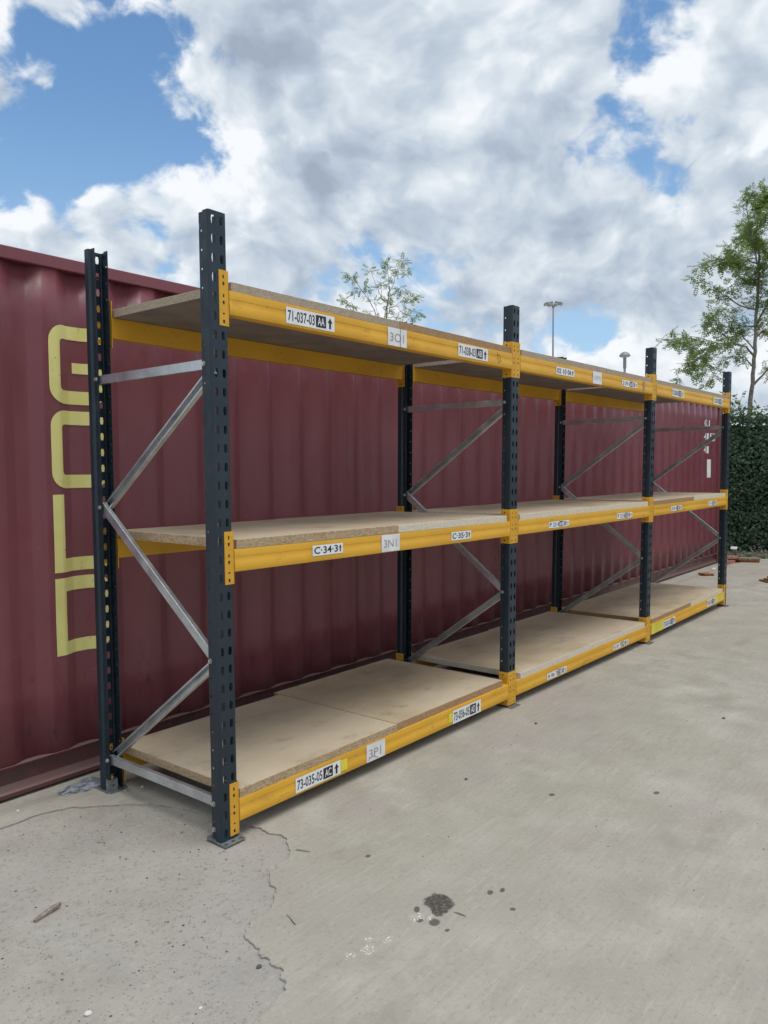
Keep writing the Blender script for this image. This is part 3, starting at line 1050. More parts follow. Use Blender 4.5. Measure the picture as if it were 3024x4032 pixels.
def stickers(parent, lev, bay, x0b, x1b):
    for it in ST.get((lev, bay), []):
        b = MB()
        kind = it[0]
        if kind == 'loc':
            st_location(b, *it[1:])
            nm, mats, lb = 'sticker', [M['white'], M['black']], 'white sticker reading %s %s with an arrow' % (it[1], it[2])
        elif kind == 'plain':
            st_plain(b, *it[1:])
            nm, mats, lb = 'sticker', [M['white'], M['black']], 'white sticker reading %s with an arrow' % it[1]
        elif kind == 'bar':
            st_bar(b, *it[1:])
            nm, mats, lb = 'sticker', [M['white'], M['black'], M['bargrey']], 'white pieced sticker reading %s %s%s with barcode' % (it[1], it[2], it[3])
        elif kind == 'paper':
            st_paper(b, *it[1:])
            if it[1] == '3P1':
                b.add([(0.935, YU, .0795), (0.940, YU, .0790), (0.956, YU, .0905), (0.952, YU, .0930)], [(0, 1, 2, 3)], 1)
                b.add([(0.968, YU, .098), (0.966, YU, .0945), (1.012, YU, .0760), (1.018, YU, .0775)], [(0, 1, 2, 3)], 1)
            nm, mats, lb = 'paper_label', [M['paper'], M['greyprint'], M['black']], 'white paper label reading %s' % it[1]
        elif kind == 'grey':
            st_paper(b, *it[1:])
            nm, mats, lb = 'paper_label', [M['paper'], M['palegrey'], M['black']], 'white paper label with faded %s' % it[1]
        elif kind in ('tape', 'btape'):
            x0, x1, z0, z1 = it[1:]
            n = max(2, int((x1 - x0) / 0.02))
            top = [(x0 + (x1 - x0) * q / n, z1 - 0.004 * abs(mnoise.noise(Vector((x0 * 9 + q * .9, 1, 0))))) for q in range(n + 1)]
            bot = [(x0 + (x1 - x0) * q / n, z0 + 0.004 * abs(mnoise.noise(Vector((x0 * 9 + q * .9, 5, 0))))) for q in range(n + 1)]
            vs = [(p[0], YS + 0.0002, p[1]) for p in bot] + [(p[0], YS + 0.0002, p[1]) for p in top[::-1]]
            b.add(vs, [tuple(range(len(vs)))], 0)
            nm = 'tape'
            mats, lb = ([M['tape']], 'bright yellow tape') if kind == 'tape' else ([M['browntape']], 'dull brown tape strip')
        else:
            def stroke(pts, w=0.0016):
                for p, q in zip(pts[:-1], pts[1:]):
                    p, q = Vector(p), Vector(q)
                    d = (q - p).normalized()
                    n_ = Vector((-d.y, d.x)) * w
                    b.add([(p.x - n_.x, YS + .001, p.y - n_.y), (q.x - n_.x, YS + .001, q.y - n_.y), (q.x + n_.x, YS + .001, q.y + n_.y), (p.x + n_.x, YS + .001, p.y + n_.y)], [(0, 1, 2, 3)], 0)
            stroke([(2.170, 2.268), (2.172, 2.246), (2.186, 2.200)])
            stroke([(2.172, 2.246), (2.188, 2.256), (2.199, 2.252), (2.206, 2.226), (2.214, 2.212)])
            stroke([(2.206, 2.226), (2.196, 2.206)])
            nm, mats, lb = 'pen_mark', [M['ink']], 'thin brown pen scribble'
        b.mapv(warp)
        o = b.build(nm, mats, parent)
        tag(o, lb)


def beam(parent, bay, lev, rear):
    z0, z1 = LEV[lev]
    h = z1 - z0
    x0 = FX[bay] + W + 0.0065 + 0.0018
    x1 = FX[bay + 1] - 0.0065 - 0.0018
    prof = [(.0035, h), (.0010, h - .0010), (0, h - .0035), (0, h * .665), (.0016, h * .650), (.0016, h * .640), (0, h * .625), (0, h * .445), (-.0018, h * .415),
            (-.0018, .0045), (-.0006, .0012), (.0025, 0), (.050, 0), (.052, .002), (.052, h - .002), (.050, h)]
    b = MB()
    n = 6
    sg = 0.0035 if lev > 0 else 0.002
    def fn(y, z, t):
        x = x0 + (x1 - x0) * t
        yy = DEP - (y + FR) if rear else y + FR
        return warp(x, yy, z0 + z - sg * 4 * t * (1 - t) * 0.3)
    for k in range(n):
        b.prism(prof, fn, k / n, (k + 1) / n, caps=False)
    b.add([fn(y, z, 0) for y, z in prof], [tuple(range(len(prof)))])
    b.add([fn(y, z, 1) for y, z in prof], [tuple(range(len(prof)))])
    o = b.build('beam', M['yellow'], parent, weld=True, normals=True, smooth=38)
    connector(o, bay, 1, z0, z1, rear)
    connector(o, bay + 1, -1, z0, z1, rear)
    if not rear:
        stickers(o, lev, bay, x0, x1)
    return o


for bay in range(3):
    for lev in range(3):
        beam(rack, bay, lev, False)
        beam(rack, bay, lev, True)

# ------------------------------------------------------------------ chipboard panels lying on the beams
LN = ['bottom', 'middle', 'top']
BN = ['bay nearest the camera', 'middle bay', 'farthest bay']
J = {(0, 0): 1.186, (1, 0): 1.201, (2, 0): 1.215, (0, 1): 3.585, (1, 1): 3.560, (2, 1): 3.776, (0, 2): 5.917, (1, 2): 5.927, (2, 2): 5.940}
END = {(0, 0): (.100, 2.292), (1, 0): (.112, 2.315), (2, 0): (.110, 2.338), (0, 1): (2.514, 4.670), (1, 1): (2.490, 4.689), (2, 1): (2.480, 4.688),
       (0, 2): (4.841, 7.005), (1, 2): (4.812, 7.034), (2, 2): (4.812, 7.034)}
EDGES = {(0, 0): ('edge_tan', 'edge_brown'), (1, 0): ('edge_tan', 'edge_pale'), (2, 0): ('edge_grey', 'edge_brown'),
         (0, 1): ('edge_pale', 'edge_pale'), (1, 1): ('edge_pale', 'edge_pale'), (2, 1): ('edge_grey', 'edge_grey'),
         (0, 2): ('edge_brown', 'edge_pale'), (1, 2): ('edge_brown', 'edge_pale'), (2, 2): ('edge_grey', 'edge_grey')}
EW = {'edge_tan': 'tan', 'edge_brown': 'brown', 'edge_pale': 'pale', 'edge_grey': 'greyish'}
rnd = random.Random(5)
for (lev, bay), xj in J.items():
    for hlf in (0, 1):
        xa, xb = END[(lev, bay)]
        gap = 0.0012
        xa, xb = (xa, xj - gap) if hlf == 0 else (xj + gap, xb)
        em = EDGES[(lev, bay)][hlf]
        th = 0.0385 + rnd.uniform(-.0010, .0010)
        ya = -0.001 + rnd.uniform(0.0, .006)
        yb = 0.905 + rnd.uniform(-.010, .008)
        if (lev, bay) == (0, 0):
            ya, yb, th = ((-0.002, 0.898, 0.0385), (0.004, 0.948, 0.0395))[hlf]
        if (lev, bay) == (1, 0):
            ya, yb = ((-0.003, 0.900), (-0.001, 0.935))[hlf]
        zt = LEV[lev][1] + 0.0006
        b = MB()
        nx = 10
        rz = rnd.uniform(-.0012, .0012)
        xm, ym = (xa + xb) / 2, (ya + yb) / 2
        def pp(x, y, z):
            dx, dy = x - xm, y - ym
            return warp(xm + dx - rz * dy, ym + dy + rz * dx, z)
        # slightly worn, uneven front edge: the outline follows the panel's chipped rim
        rim = []
        N = 46
        for q in range(N + 1):
            x = xa + (xb - xa) * q / N
            rim.append((x, ya + 0.0022 * abs(mnoise.noise(Vector((x * 31, lev * 3.3 + hlf, bay * 2.1))))))
        loop = rim + [(xb, yb), (xa, yb)]
        n = len(loop)
        c1 = 0.0016
        ring0 = [pp(x, y, zt) for x, y in loop]
        ring1 = [pp(x, y, zt + th - c1) for x, y in loop]
        ring2 = [pp(x + (c1 if k in (0, n - 1) else -c1 if k in (N, N + 1) else 0), y + (c1 if k <= N else -c1), zt + th - 0.0012 * abs(mnoise.noise(Vector((x * 24, y * 24, lev + 7.7)))) * (1 if k <= N else 0)) for k, (x, y) in enumerate(loop)]
        vs = ring0 + ring1 + ring2
        o_ = len(vs)
        b.add(vs, [(i_, (i_ + 1) % n, n + (i_ + 1) % n, n + i_) for i_ in range(n)] + [(n + i_, n + (i_ + 1) % n, 2 * n + (i_ + 1) % n, 2 * n + i_) for i_ in range(n)], 1)
        b.add(ring2, [tuple(range(n))], 0)
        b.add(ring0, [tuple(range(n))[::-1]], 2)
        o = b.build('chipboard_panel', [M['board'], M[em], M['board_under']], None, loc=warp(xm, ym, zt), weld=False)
        tag(o, '%s edged chipboard panel, %s half of the %s shelf in the %s' % (EW[em], ('left', 'right')[hlf], LN[lev], BN[bay]), 'chipboard panel', 'chipboard panels on the rack shelves')

# ------------------------------------------------------------------ shipping container
CA, CB = 1.2304, 0.01021            # front face y = CA + CB*x
CX0, CX1 = -0.585, 11.607
CZ0, CZ1 = -0.0420, 2.6113
PER, O0 = 0.2833, -0.0600            # corrugation period, start of an outer flat
cont = empty('shipping_container', (CX0, CA + CB * CX0, CZ0))
tag(cont, 'long maroon corrugated shipping container with yellow lettering standing behind the rack', 'shipping container')
CL = cont.location.copy()


def corr(x):
    u = (x - O0) % PER
    if x < CX0 + 0.17 or x > CX1 - 0.17:
        return 0.0
    if u < 0.080:
        return 0.0
    if u < 0.145:
        return 0.034 * (u - 0.080) / 0.065
    if u < 0.2183:
        return 0.034
    return 0.034 * (1 - (u - 0.2183) / 0.065)


BRK = []
k0 = int((CX0 - O0) / PER) - 1
for k in range(k0, k0 + 50):
    for u in (0.0, 0.080, 0.145, 0.2183):
        for e in (-0.006, 0.006):                # each bend is rounded over a couple of centimetres
            x = O0 + k * PER + u + e
            if CX0 + 0.19 < x < CX1 - 0.19:
                BRK.append(x)
BRK = sorted(BRK)


def cpart(b, name, mat, parent=None, **kw):
    return b.mapv(lambda x, y, z: (x - CL.x, y - CL.y, z - CL.z)).build(name, mat, parent or cont, **kw)


cy = lambda x: CA + CB * x
CW = 2.438
b = MB()
xs = [CX0 + 0.10] + BRK + [CX1 - 0.10]
zs = [0.112, 0.45, 0.8, 1.2, 1.6, 2.0, 2.3, 2.555]


def dent(x, z):
    e = min(1.0, (z - 0.112) / 0.3, (2.555 - z) / 0.3)
    return 0.007 * max(0, e) * mnoise.noise(Vector((x * 1.3, z * 1.6, 2.2)))


for xa, xb in zip(xs[:-1], xs[1:]):
    for za, zb in zip(zs[:-1], zs[1:]):
        b.quad((xa, cy(xa) + corr(xa) + dent(xa, za), za), (xb, cy(xb) + corr(xb) + dent(xb, za), za), (xb, cy(xb) + corr(xb) + dent(xb, zb), zb), (xa, cy(xa) + corr(xa) + dent(xa, zb), zb))
cpart(b, 'side_wall', M['maroon'], solid=0.003, weld=True, smooth=40)
b = MB()
for xa, xb in zip(xs[:-1], xs[1:]):
    b.quad((xb, cy(xb) + CW - corr(xb), .112), (xa, cy(xa) + CW - corr(xa), .112), (xa, cy(xa) + CW - corr(xa), 2.555), (xb, cy(xb) + CW - corr(xb), 2.555))
cpart(b, 'side_wall', M['maroon'], solid=0.003)
for s_ in (0, 1):
    yo = lambda x, d: cy(x) + (d if s_ == 0 else CW - d)
    # top rail
    b = MB()
    b.prism([(-.012, 2.550), (-.012, CZ1), (.060, CZ1), (.060, 2.550)], lambda a, z, t: (CX0 + .14 + (CX1 - CX0 - .28) * t, yo(CX0 + .14 + (CX1 - CX0 - .28) * t, a), z), 0, 1)
    cpart(b, 'top_rail', M['maroon'], normals=True, bevel=0.005)
    # bottom rail, a channel whose web is set back under a narrow top flange
    b = MB()
    prof = [(-.006, .126), (-.006, .119), (.022, .115), (.026, .030), (.006, .002), (-.004, -.008), (-.004, CZ0 + .014), (.060, CZ0 + .014), (.060, .126)]
    b.prism(prof, lambda a, z, t: (CX0 + .14 + (CX1 - CX0 - .28) * t, yo(CX0 + .14 + (CX1 - CX0 - .28) * t, a), z), 0, 1)
    cpart(b, 'bottom_rail', M['maroon_dusty'], normals=True, bevel=0.002)
for xx in (CX0, CX1 - 0.16):
    for s_ in (0, 1):
        y0 = cy(xx) + (-.012 if s_ == 0 else CW - .148)
        b = MB()
        b.box(xx + .006, xx + .154, y0 + .006, y0 + .154, 0.090, 2.49)
        cpart(b, 'corner_post', M['maroon'], bevel=0.01)
        for z0_, z1_ in ((CZ0, .0898), (2.4902, CZ1 + .006)):
            b = MB()
            b.box(xx, xx + .16, y0, y0 + .16, z0_, z1_)
            zc = (z0_ + z1_) / 2
            yf = y0 - .001 if s_ == 0 else y0 + .161
            b.add([(xx + .08 + .038 * math.cos(q * PI / 6), yf, zc + .026 * math.sin(q * PI / 6)) for q in range(12)], [tuple(range(12))], 1)
            cpart(b, 'corner_casting', [M['maroon'], M['black']])
for xx, dx in ((CX0, 1), (CX1, -1)):
    b = MB()
    n = 24
    ys = [cy(xx) + .146 + (CW - .292) * q / n for q in range(n + 1)]
    for q in range(n):
        d0 = .045 if q % 4 in (0, 1) else .010
        d1 = .045 if (q + 1) % 4 in (0, 1) else .010
        b.quad((xx + dx * d0, ys[q], .10), (xx + dx * d1, ys[q + 1], .10), (xx + dx * d1, ys[q + 1], 2.55), (xx + dx * d0, ys[q], 2.55))
    cpart(b, 'end_wall', M['maroon'], solid=0.003)
    for z0_, z1_ in ((CZ0 + .004, .105), (2.545, CZ1 - .002)):
        b = MB()
        x0_, x1_ = sorted((xx + dx * .004, xx + dx * .10))
        b.box(x0_, x1_, cy(xx) + .149, cy(xx) + CW - .149, z0_, z1_)
        cpart(b, 'end_rail', M['maroon'])
b = MB()
nr = 58
for q in range(nr):
    xa = CX0 + .16 + (CX1 - CX0 - .32) * q / nr
    xb = CX0 + .16 + (CX1 - CX0 - .32) * (q + 1) / nr
    za = CZ1 - .012 - (.018 if q % 2 else 0)
    zb = CZ1 - .012 - (.018 if (q + 1) % 2 else 0)
    b.quad((xa, cy(xa) + .055, za), (xb, cy(xb) + .055, zb), (xb, cy(xb) + CW - .055, zb), (xa, cy(xa) + CW - .055, za))
cpart(b, 'roof', M['maroon'], solid=0.003)


def on_wall(vs, fs, name, mat, off=0.0045, label=None):
    """paint: a flat outline folded over the corrugation"""
    bm = bmesh.new()
    bv = [bm.verts.new((x, 0, z)) for x, z in vs]
    for f in fs:
        try:
            bm.faces.new([bv[i] for i in f])
        except ValueError:
            pass
    x_min, x_max = min(p[0] for p in vs), max(p[0] for p in vs)
    for x in BRK:
        if x_min < x < x_max:
            bmesh.ops.bisect_plane(bm, geom=bm.verts[:] + bm.edges[:] + bm.faces[:], plane_co=(x, 0, 0), plane_no=(1, 0, 0))
    z_min, z_max = min(p[1] for p in vs), max(p[1] for p in vs)
    for z in zs:
        if z_min < z < z_max:
            bmesh.ops.bisect_plane(bm, geom=bm.verts[:] + bm.edges[:] + bm.faces[:], plane_co=(0, 0, z), plane_no=(0, 0, 1))
    def dent_lin(x, z):
        for i_ in range(len(zs) - 1):
            if zs[i_] <= z <= zs[i_ + 1]:
                t = (z - zs[i_]) / (zs[i_ + 1] - zs[i_])
                xa_ = max([q for q in xs if q <= x] or [xs[0]])
                xb_ = min([q for q in xs if q >= x] or [xs[-1]])
                s__ = 0 if xb_ == xa_ else (x - xa_) / (xb_ - xa_)
                f_ = lambda zz: dent(xa_, zz) * (1 - s__) + dent(xb_, zz) * s__
                return f_(zs[i_]) * (1 - t) + f_(zs[i_ + 1]) * t
        return 0.0
    for v in bm.verts:
        v.co.y = cy(v.co.x) + corr(v.co.x) + dent_lin(v.co.x, v.co.z) - off
        v.co -= CL
    bmesh.ops.triangulate(bm, faces=bm.faces[:])
    for f in bm.faces:
        f.normal_update()
        if f.normal.y > 0:
            f.normal_flip()
    me = bpy.data.meshes.new(name)
    bm.to_mesh(me)
    bm.free()
    me.materials.append(mat)
    o = bpy.data.objects.new(name, me)
    COL.objects.link(o)
    o.parent = cont
    if label:
        o['label'] = label
    return o


def rounded(x0, x1, z0, z1, rs):
    """closed outline, corner radii tl, tr, br, bl; counter-clockwise from bottom left"""
    tl, tr, br, bl = rs
    out = []
    def arcp(cx_, cz_, r_, a0, a1):
        if r_ <= 0:
            out.append((cx_, cz_))
            return
        for q in range(7):
            a = a0 + (a1 - a0) * q / 6
            out.append((cx_ + r_ * math.cos(a), cz_ + r_ * math.sin(a)))
    arcp(x0 + bl, z0 + bl, bl, PI, 1.5 * PI)
    arcp(x1 - br, z0 + br, br, 1.5 * PI, 2 * PI)
    arcp(x1 - tr, z1 - tr, tr, 0, .5 * PI)
    arcp(x0 + tl, z1 - tl, tl, .5 * PI, PI)
    return out


def ring_poly(outer, inner):
    n = len(outer)
    return outer + inner, [(i, (i + 1) % n, n + (i + 1) % n, n + i) for i in range(n)]


LX0, LX1, SW = -0.032, 0.280, 0.063
def same_count(x0, x1, z0, z1, rs):
    return rounded(x0, x1, z0, z1, [max(r_, 1e-4) for r_ in rs])


# G
zt_, zb_ = 2.282, 1.888
o_ = same_count(LX0, LX1, zb_, zt_, (.085, .085, .085, .085))
i_ = same_count(LX0 + SW, LX1 - SW, zb_ + .068, zt_ - .068, (.022, .022, .022, .022))
v_, f_ = ring_poly(o_, i_)
# leave the gap of the G open on its right side: drop the faces there and add the bar
keep = []
for f in f_:
    cxm = sum(v_[q][0] for q in f) / 4
    czm = sum(v_[q][1] for q in f) / 4
    if cxm > LX1 - SW * 1.15 and zb_ + .09 < czm < zt_ - .09:
        continue
    keep.append(f)
v_ = v_ + [(LX1 - SW, zb_ + .075), (LX1, zb_ + .075), (LX1, 2.100), (LX1 - SW, 2.100), (.108, 2.046), (.108, 2.100), (LX1 - SW, 2.046)]
m_ = len(v_) - 7
keep += [(m_, m_ + 1, m_ + 2, m_ + 3), (m_ + 4, m_ + 6, m_ + 3, m_ + 5)]
on_wall(v_, keep, 'letter', M['letter'], label='large faded yellow letter G')
# O
zt_, zb_ = 1.854, 1.461
v_, f_ = ring_poly(same_count(LX0, LX1, zb_, zt_, (.080, .080, .080, .080)), same_count(LX0 + SW, LX1 - SW, zb_ + .068, zt_ - .070, (.020,) * 4))
on_wall(v_, f_, 'letter', M['letter'], label='large faded yellow letter O')
# L
on_wall([(LX0, 1.035), (LX1 - .02, 1.035), (LX1 - .02, 1.104), (LX0 + SW, 1.104), (LX0 + SW, 1.430), (LX0, 1.430)], [(0, 1, 2, 3), (0, 3, 4, 5)], 'letter', M['letter'], label='large faded yellow letter L')
# D
zt_, zb_ = 1.006, 0.612
v_, f_ = ring_poly(same_count(LX0, LX1, zb_, zt_, (0, .090, .090, 0)), same_count(LX0 + SW, LX1 - SW, zb_ + .068, zt_ - .070, (0, .028, .028, 0)))
on_wall(v_, f_, 'letter', M['letter'], label='large faded yellow letter D')


def wall_text(s, x0, x1, z0, z1, bold=0.02):
    vs, fs, a0, a1, b0, b1 = text_geo(s, bold)
    on_wall([(x0 + (v.x - a0) / (a1 - a0) * (x1 - x0), z0 + (v.y - b0) / (b1 - b0) * (z1 - z0)) for v in vs], fs, 'marking', M['idwhite'])


wall_text('G', 10.690, 10.768, 2.180, 2.291)
wall_text('U', 10.896, 10.974, 2.180, 2.291)
wall_text('4', 10.684, 10.756, 1.970, 2.083)
wall_text('1', 10.900, 10.954, 1.970, 2.085)
wall_text('1', 10.978, 11.014, 1.970, 2.085)
wall_text('2', 11.060, 11.205, 1.990, 2.066)
v_, f_ = ring_poly([(11.028, 1.967), (11.252, 1.967), (11.252, 2.088), (11.028, 2.088)], [(11.045, 1.977), (11.235, 1.977), (11.235, 2.078), (11.045, 2.078)])
on_wall(v_, f_, 'marking', M['idwhite'])
wall_text('4', 10.684, 10.752, 1.766, 1.877)
wall_text('1', 10.903, 10.957, 1.766, 1.878)
on_wall([(10.930, 1.381), (11.028, 1.381), (11.028, 1.668), (10.930, 1.668)], [(0, 1, 2, 3)], 'marking', M['idwhite'], label='plain white vertical panel')


# ------------------------------------------------------------------ hedge of ivy beyond the container
def leaf_quad(b, p, d, n, ln, wd, mi=0):
    """one leaf: two triangles folded along the midrib"""
    d = d.normalized()
    w = d.cross(n)
    w = w.normalized() if w.length > 1e-6 else d.orthogonal().normalized()
    nn = w.cross(d)
    tip = p + d * ln
    m = p + d * ln * 0.45
    b.add([p, m + w * wd * .5 - nn * wd * .12, tip, m - w * wd * .5 - nn * wd * .12], [(0, 1, 2), (0, 2, 3)], mi)


HX, HY0, HY1, HZ = 13.05, -7.0, 5.6, 2.45
hedge = empty('ivy_hedge', (HX, 0, 0))
tag(hedge, 'dense dark green ivy covered hedge closing the yard beyond the container', 'hedge')
rh = random.Random(21)
b = MB()
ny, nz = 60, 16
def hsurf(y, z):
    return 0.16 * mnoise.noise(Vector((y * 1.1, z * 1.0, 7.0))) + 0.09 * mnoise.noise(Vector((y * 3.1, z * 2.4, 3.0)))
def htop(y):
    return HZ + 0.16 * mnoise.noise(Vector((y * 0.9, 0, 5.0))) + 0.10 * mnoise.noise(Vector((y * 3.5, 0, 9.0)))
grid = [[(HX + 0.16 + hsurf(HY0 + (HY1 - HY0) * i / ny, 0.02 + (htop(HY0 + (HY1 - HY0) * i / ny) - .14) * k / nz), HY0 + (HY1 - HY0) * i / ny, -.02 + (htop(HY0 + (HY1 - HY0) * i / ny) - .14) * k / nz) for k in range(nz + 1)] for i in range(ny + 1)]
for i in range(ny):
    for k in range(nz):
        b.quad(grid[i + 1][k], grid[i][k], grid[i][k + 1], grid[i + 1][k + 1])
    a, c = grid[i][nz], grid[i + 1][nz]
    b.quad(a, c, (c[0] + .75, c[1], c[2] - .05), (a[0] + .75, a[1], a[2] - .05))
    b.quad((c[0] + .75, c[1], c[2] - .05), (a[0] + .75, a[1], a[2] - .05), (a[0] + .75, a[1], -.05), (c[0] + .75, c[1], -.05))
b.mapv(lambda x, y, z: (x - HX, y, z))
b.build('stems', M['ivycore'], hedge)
b = MB()
for q in range(40000):
    y = rh.uniform(-5.2, 4.6)
    z = (htop(y) + 0.03) * rh.random() ** 0.9
    x = HX + 0.10 + hsurf(y, z) - rh.random() ** 1.6 * 0.17
    n = Vector((-1, rh.uniform(-.7, .7), rh.uniform(-.1, .9))).normalized()
    d = Vector((rh.uniform(-.5, .2), rh.uniform(-1, 1), rh.uniform(-1.3, .25)))
    s_ = rh.uniform(.034, .070)
    leaf_quad(b, Vector((x - HX, y, z)), d, n, s_, s_ * rh.uniform(.7, .95))
for q in range(5200):                    # top of the hedge
    y = rh.uniform(-5.2, 4.8)
    x = HX + rh.uniform(-.1, .85)
    z = htop(y) - .10 + rh.random() ** 2 * 0.26
    d = Vector((rh.uniform(-1, 1), rh.uniform(-1, 1), rh.uniform(-.4, 1)))
    s_ = rh.uniform(.045, .085)
    leaf_quad(b, Vector((x - HX, y, z)), d, Vector((0, 0, 1)), s_, s_ * .8)
b.build('foliage', M['ivy'], hedge)['kind'] = 'stuff'
# loose shoots standing above the trimmed top
b = MB()
for q in range(54):
    y = rh.uniform(-2.6, 3.4)
    p = Vector((HX + rh.uniform(0, .6) - HX, y, htop(y) - .05))
    ln = rh.uniform(.18, .55)
    dr = Vector((rh.uniform(-.35, .35), rh.uniform(-.5, .5), 1)).normalized()
    pts = [p + dr * ln * t + Vector((0, rh.uniform(-.02, .02), 0)) for t in (0, .35, .7, 1)]
    b.tube(pts, [.005, .004, .003, .002], 4, 1)
    for w in range(int(ln * 42)):
        t = rh.uniform(.15, 1)
        pp_ = p + dr * ln * t
        s_ = rh.uniform(.06, .11)
        leaf_quad(b, pp_, Vector((rh.uniform(-1, 1), rh.uniform(-1, 1), rh.uniform(-.3, .8))), Vector((rh.uniform(-1, 1), rh.uniform(-1, 1), 1)), s_, s_ * .62)
o = b.build('shoots', [M['leaf'], M['twig']], hedge)
o['kind'] = 'stuff'


# ------------------------------------------------------------------ trees
TREE=[([(14.71,1.72,2.47),(14.77,1.69,3.07),(14.82,1.67,3.52),(14.86,1.67,3.98),(14.9,1.67,4.55),(14.94,1.65,5.0),(14.97,1.65,5.34),(15.0,1.65,5.69),(14.98,1.7,6.0),(15.0,1.7,6.37),(15.04,1.67,6.6),(15.06,1.66,6.76),(15.16,1.56,6.94)],0.095,0.012),([(14.97,1.65,5.34),(14.79,1.67,5.76),(14.6,1.69,5.97),(14.41,1.74,6.46),(14.25,1.71,6.58),(14.18,1.58,6.73)],0.035,0.008),([(14.89,1.66,4.32),(15.01,1.58,4.6),(15.17,1.45,4.9),(15.35,1.29,5.24),(15.5,1.18,5.71),(15.61,1.13,6.22)],0.05,0.01),([(14.81,1.66,3.18),(14.83,1.51,3.35),(14.88,1.32,3.61),(14.96,1.1,3.86),(15.02,0.89,3.96)],0.05,0.01),([(14.84,1.67,3.73),(14.59,1.76,3.91),(14.26,1.93,3.97),(13.93,2.09,3.92),(13.66,2.18,3.82),(13.41,2.23,3.63),(13.15,2.31,3.52),(12.89,2.37,3.4),(12.64,2.43,3.23)],0.045,0.006),([(14.91,1.66,4.66),(14.75,1.94,4.76),(14.67,2.14,4.94),(14.68,2.21,4.97),(14.66,2.32,5.07),(14.63,2.44,5.22),(14.5,2.7,5.38)],0.035,0.006),([(14.55,2.13,4.92),(14.67,2.14,5.12),(14.84,2.08,5.21),(15.01,2.02,5.41),(15.1,2.07,5.6)],0.02,0.006),([(14.98,1.65,5.55),(14.64,1.76,5.59),(14.26,1.89,5.48),(13.95,1.95,5.47),(13.63,2.02,5.45),(13.3,2.09,5.38),(13.01,2.13,5.22)],0.03,0.005),([(14.7,2.01,5.59),(13.96,1.83,5.55),(13.25,1.62,5.51)],0.012,0.005),([(14.88,1.67,4.32),(15.04,1.88,4.39),(15.16,2.13,4.39),(15.22,2.46,4.48),(15.3,2.77,4.6)],0.035,0.006),([(14.57,2.02,4.01),(14.85,2.2,4.17),(15.11,2.39,4.29),(15.34,2.64,4.78)],0.02,0.006),([(14.29,2.36,3.92),(13.99,2.36,3.7),(13.75,2.28,3.54),(13.42,2.31,3.33)],0.014,0.005),([(14.19,2.47,3.73),(13.82,2.55,3.88),(13.44,2.62,3.91),(13.02,2.74,3.94)],0.014,0.005),([(14.41,2.22,3.99),(14.69,2.62,4.17),(14.98,3.02,4.3),(15.28,3.38,4.23)],0.02,0.005),([(14.8,1.71,3.55),(14.94,1.87,3.76),(15.02,2.08,3.79),(15.05,2.36,3.72),(15.16,2.52,3.41)],0.03,0.006),([(14.92,1.66,4.77),(14.97,1.57,4.97),(15.06,1.43,5.08),(15.2,1.21,5.09)],0.03,0.008),([(14.85,1.67,3.86),(15.05,1.92,4.14),(15.33,2.09,4.48),(15.51,2.37,4.72),(15.71,2.61,4.95)],0.03,0.006),([(14.87,1.67,4.09),(15.32,1.62,4.3),(15.84,1.51,4.48),(16.4,1.32,4.6)],0.03,0.008),([(14.95,1.66,5.12),(15.23,1.86,5.31),(15.54,2.03,5.53),(15.88,2.17,5.95)],0.02,0.006),([(14.96,1.65,5.23),(15.03,1.55,5.45),(15.13,1.41,5.63),(15.16,1.36,5.89)],0.025,0.006),([(14.99,1.69,6.1),(15.12,1.85,6.25),(15.27,2.0,6.49)],0.012,0.005),([(15.01,1.69,6.32),(14.56,1.46,6.37),(14.11,1.24,6.36)],0.014,0.005),([(14.96,1.7,5.87),(15.26,1.64,5.97),(15.55,1.6,6.16)],0.012,0.005),([(14.92,1.77,6.01),(15.41,2.01,6.29),(15.95,2.18,6.52)],0.01,0.004)]
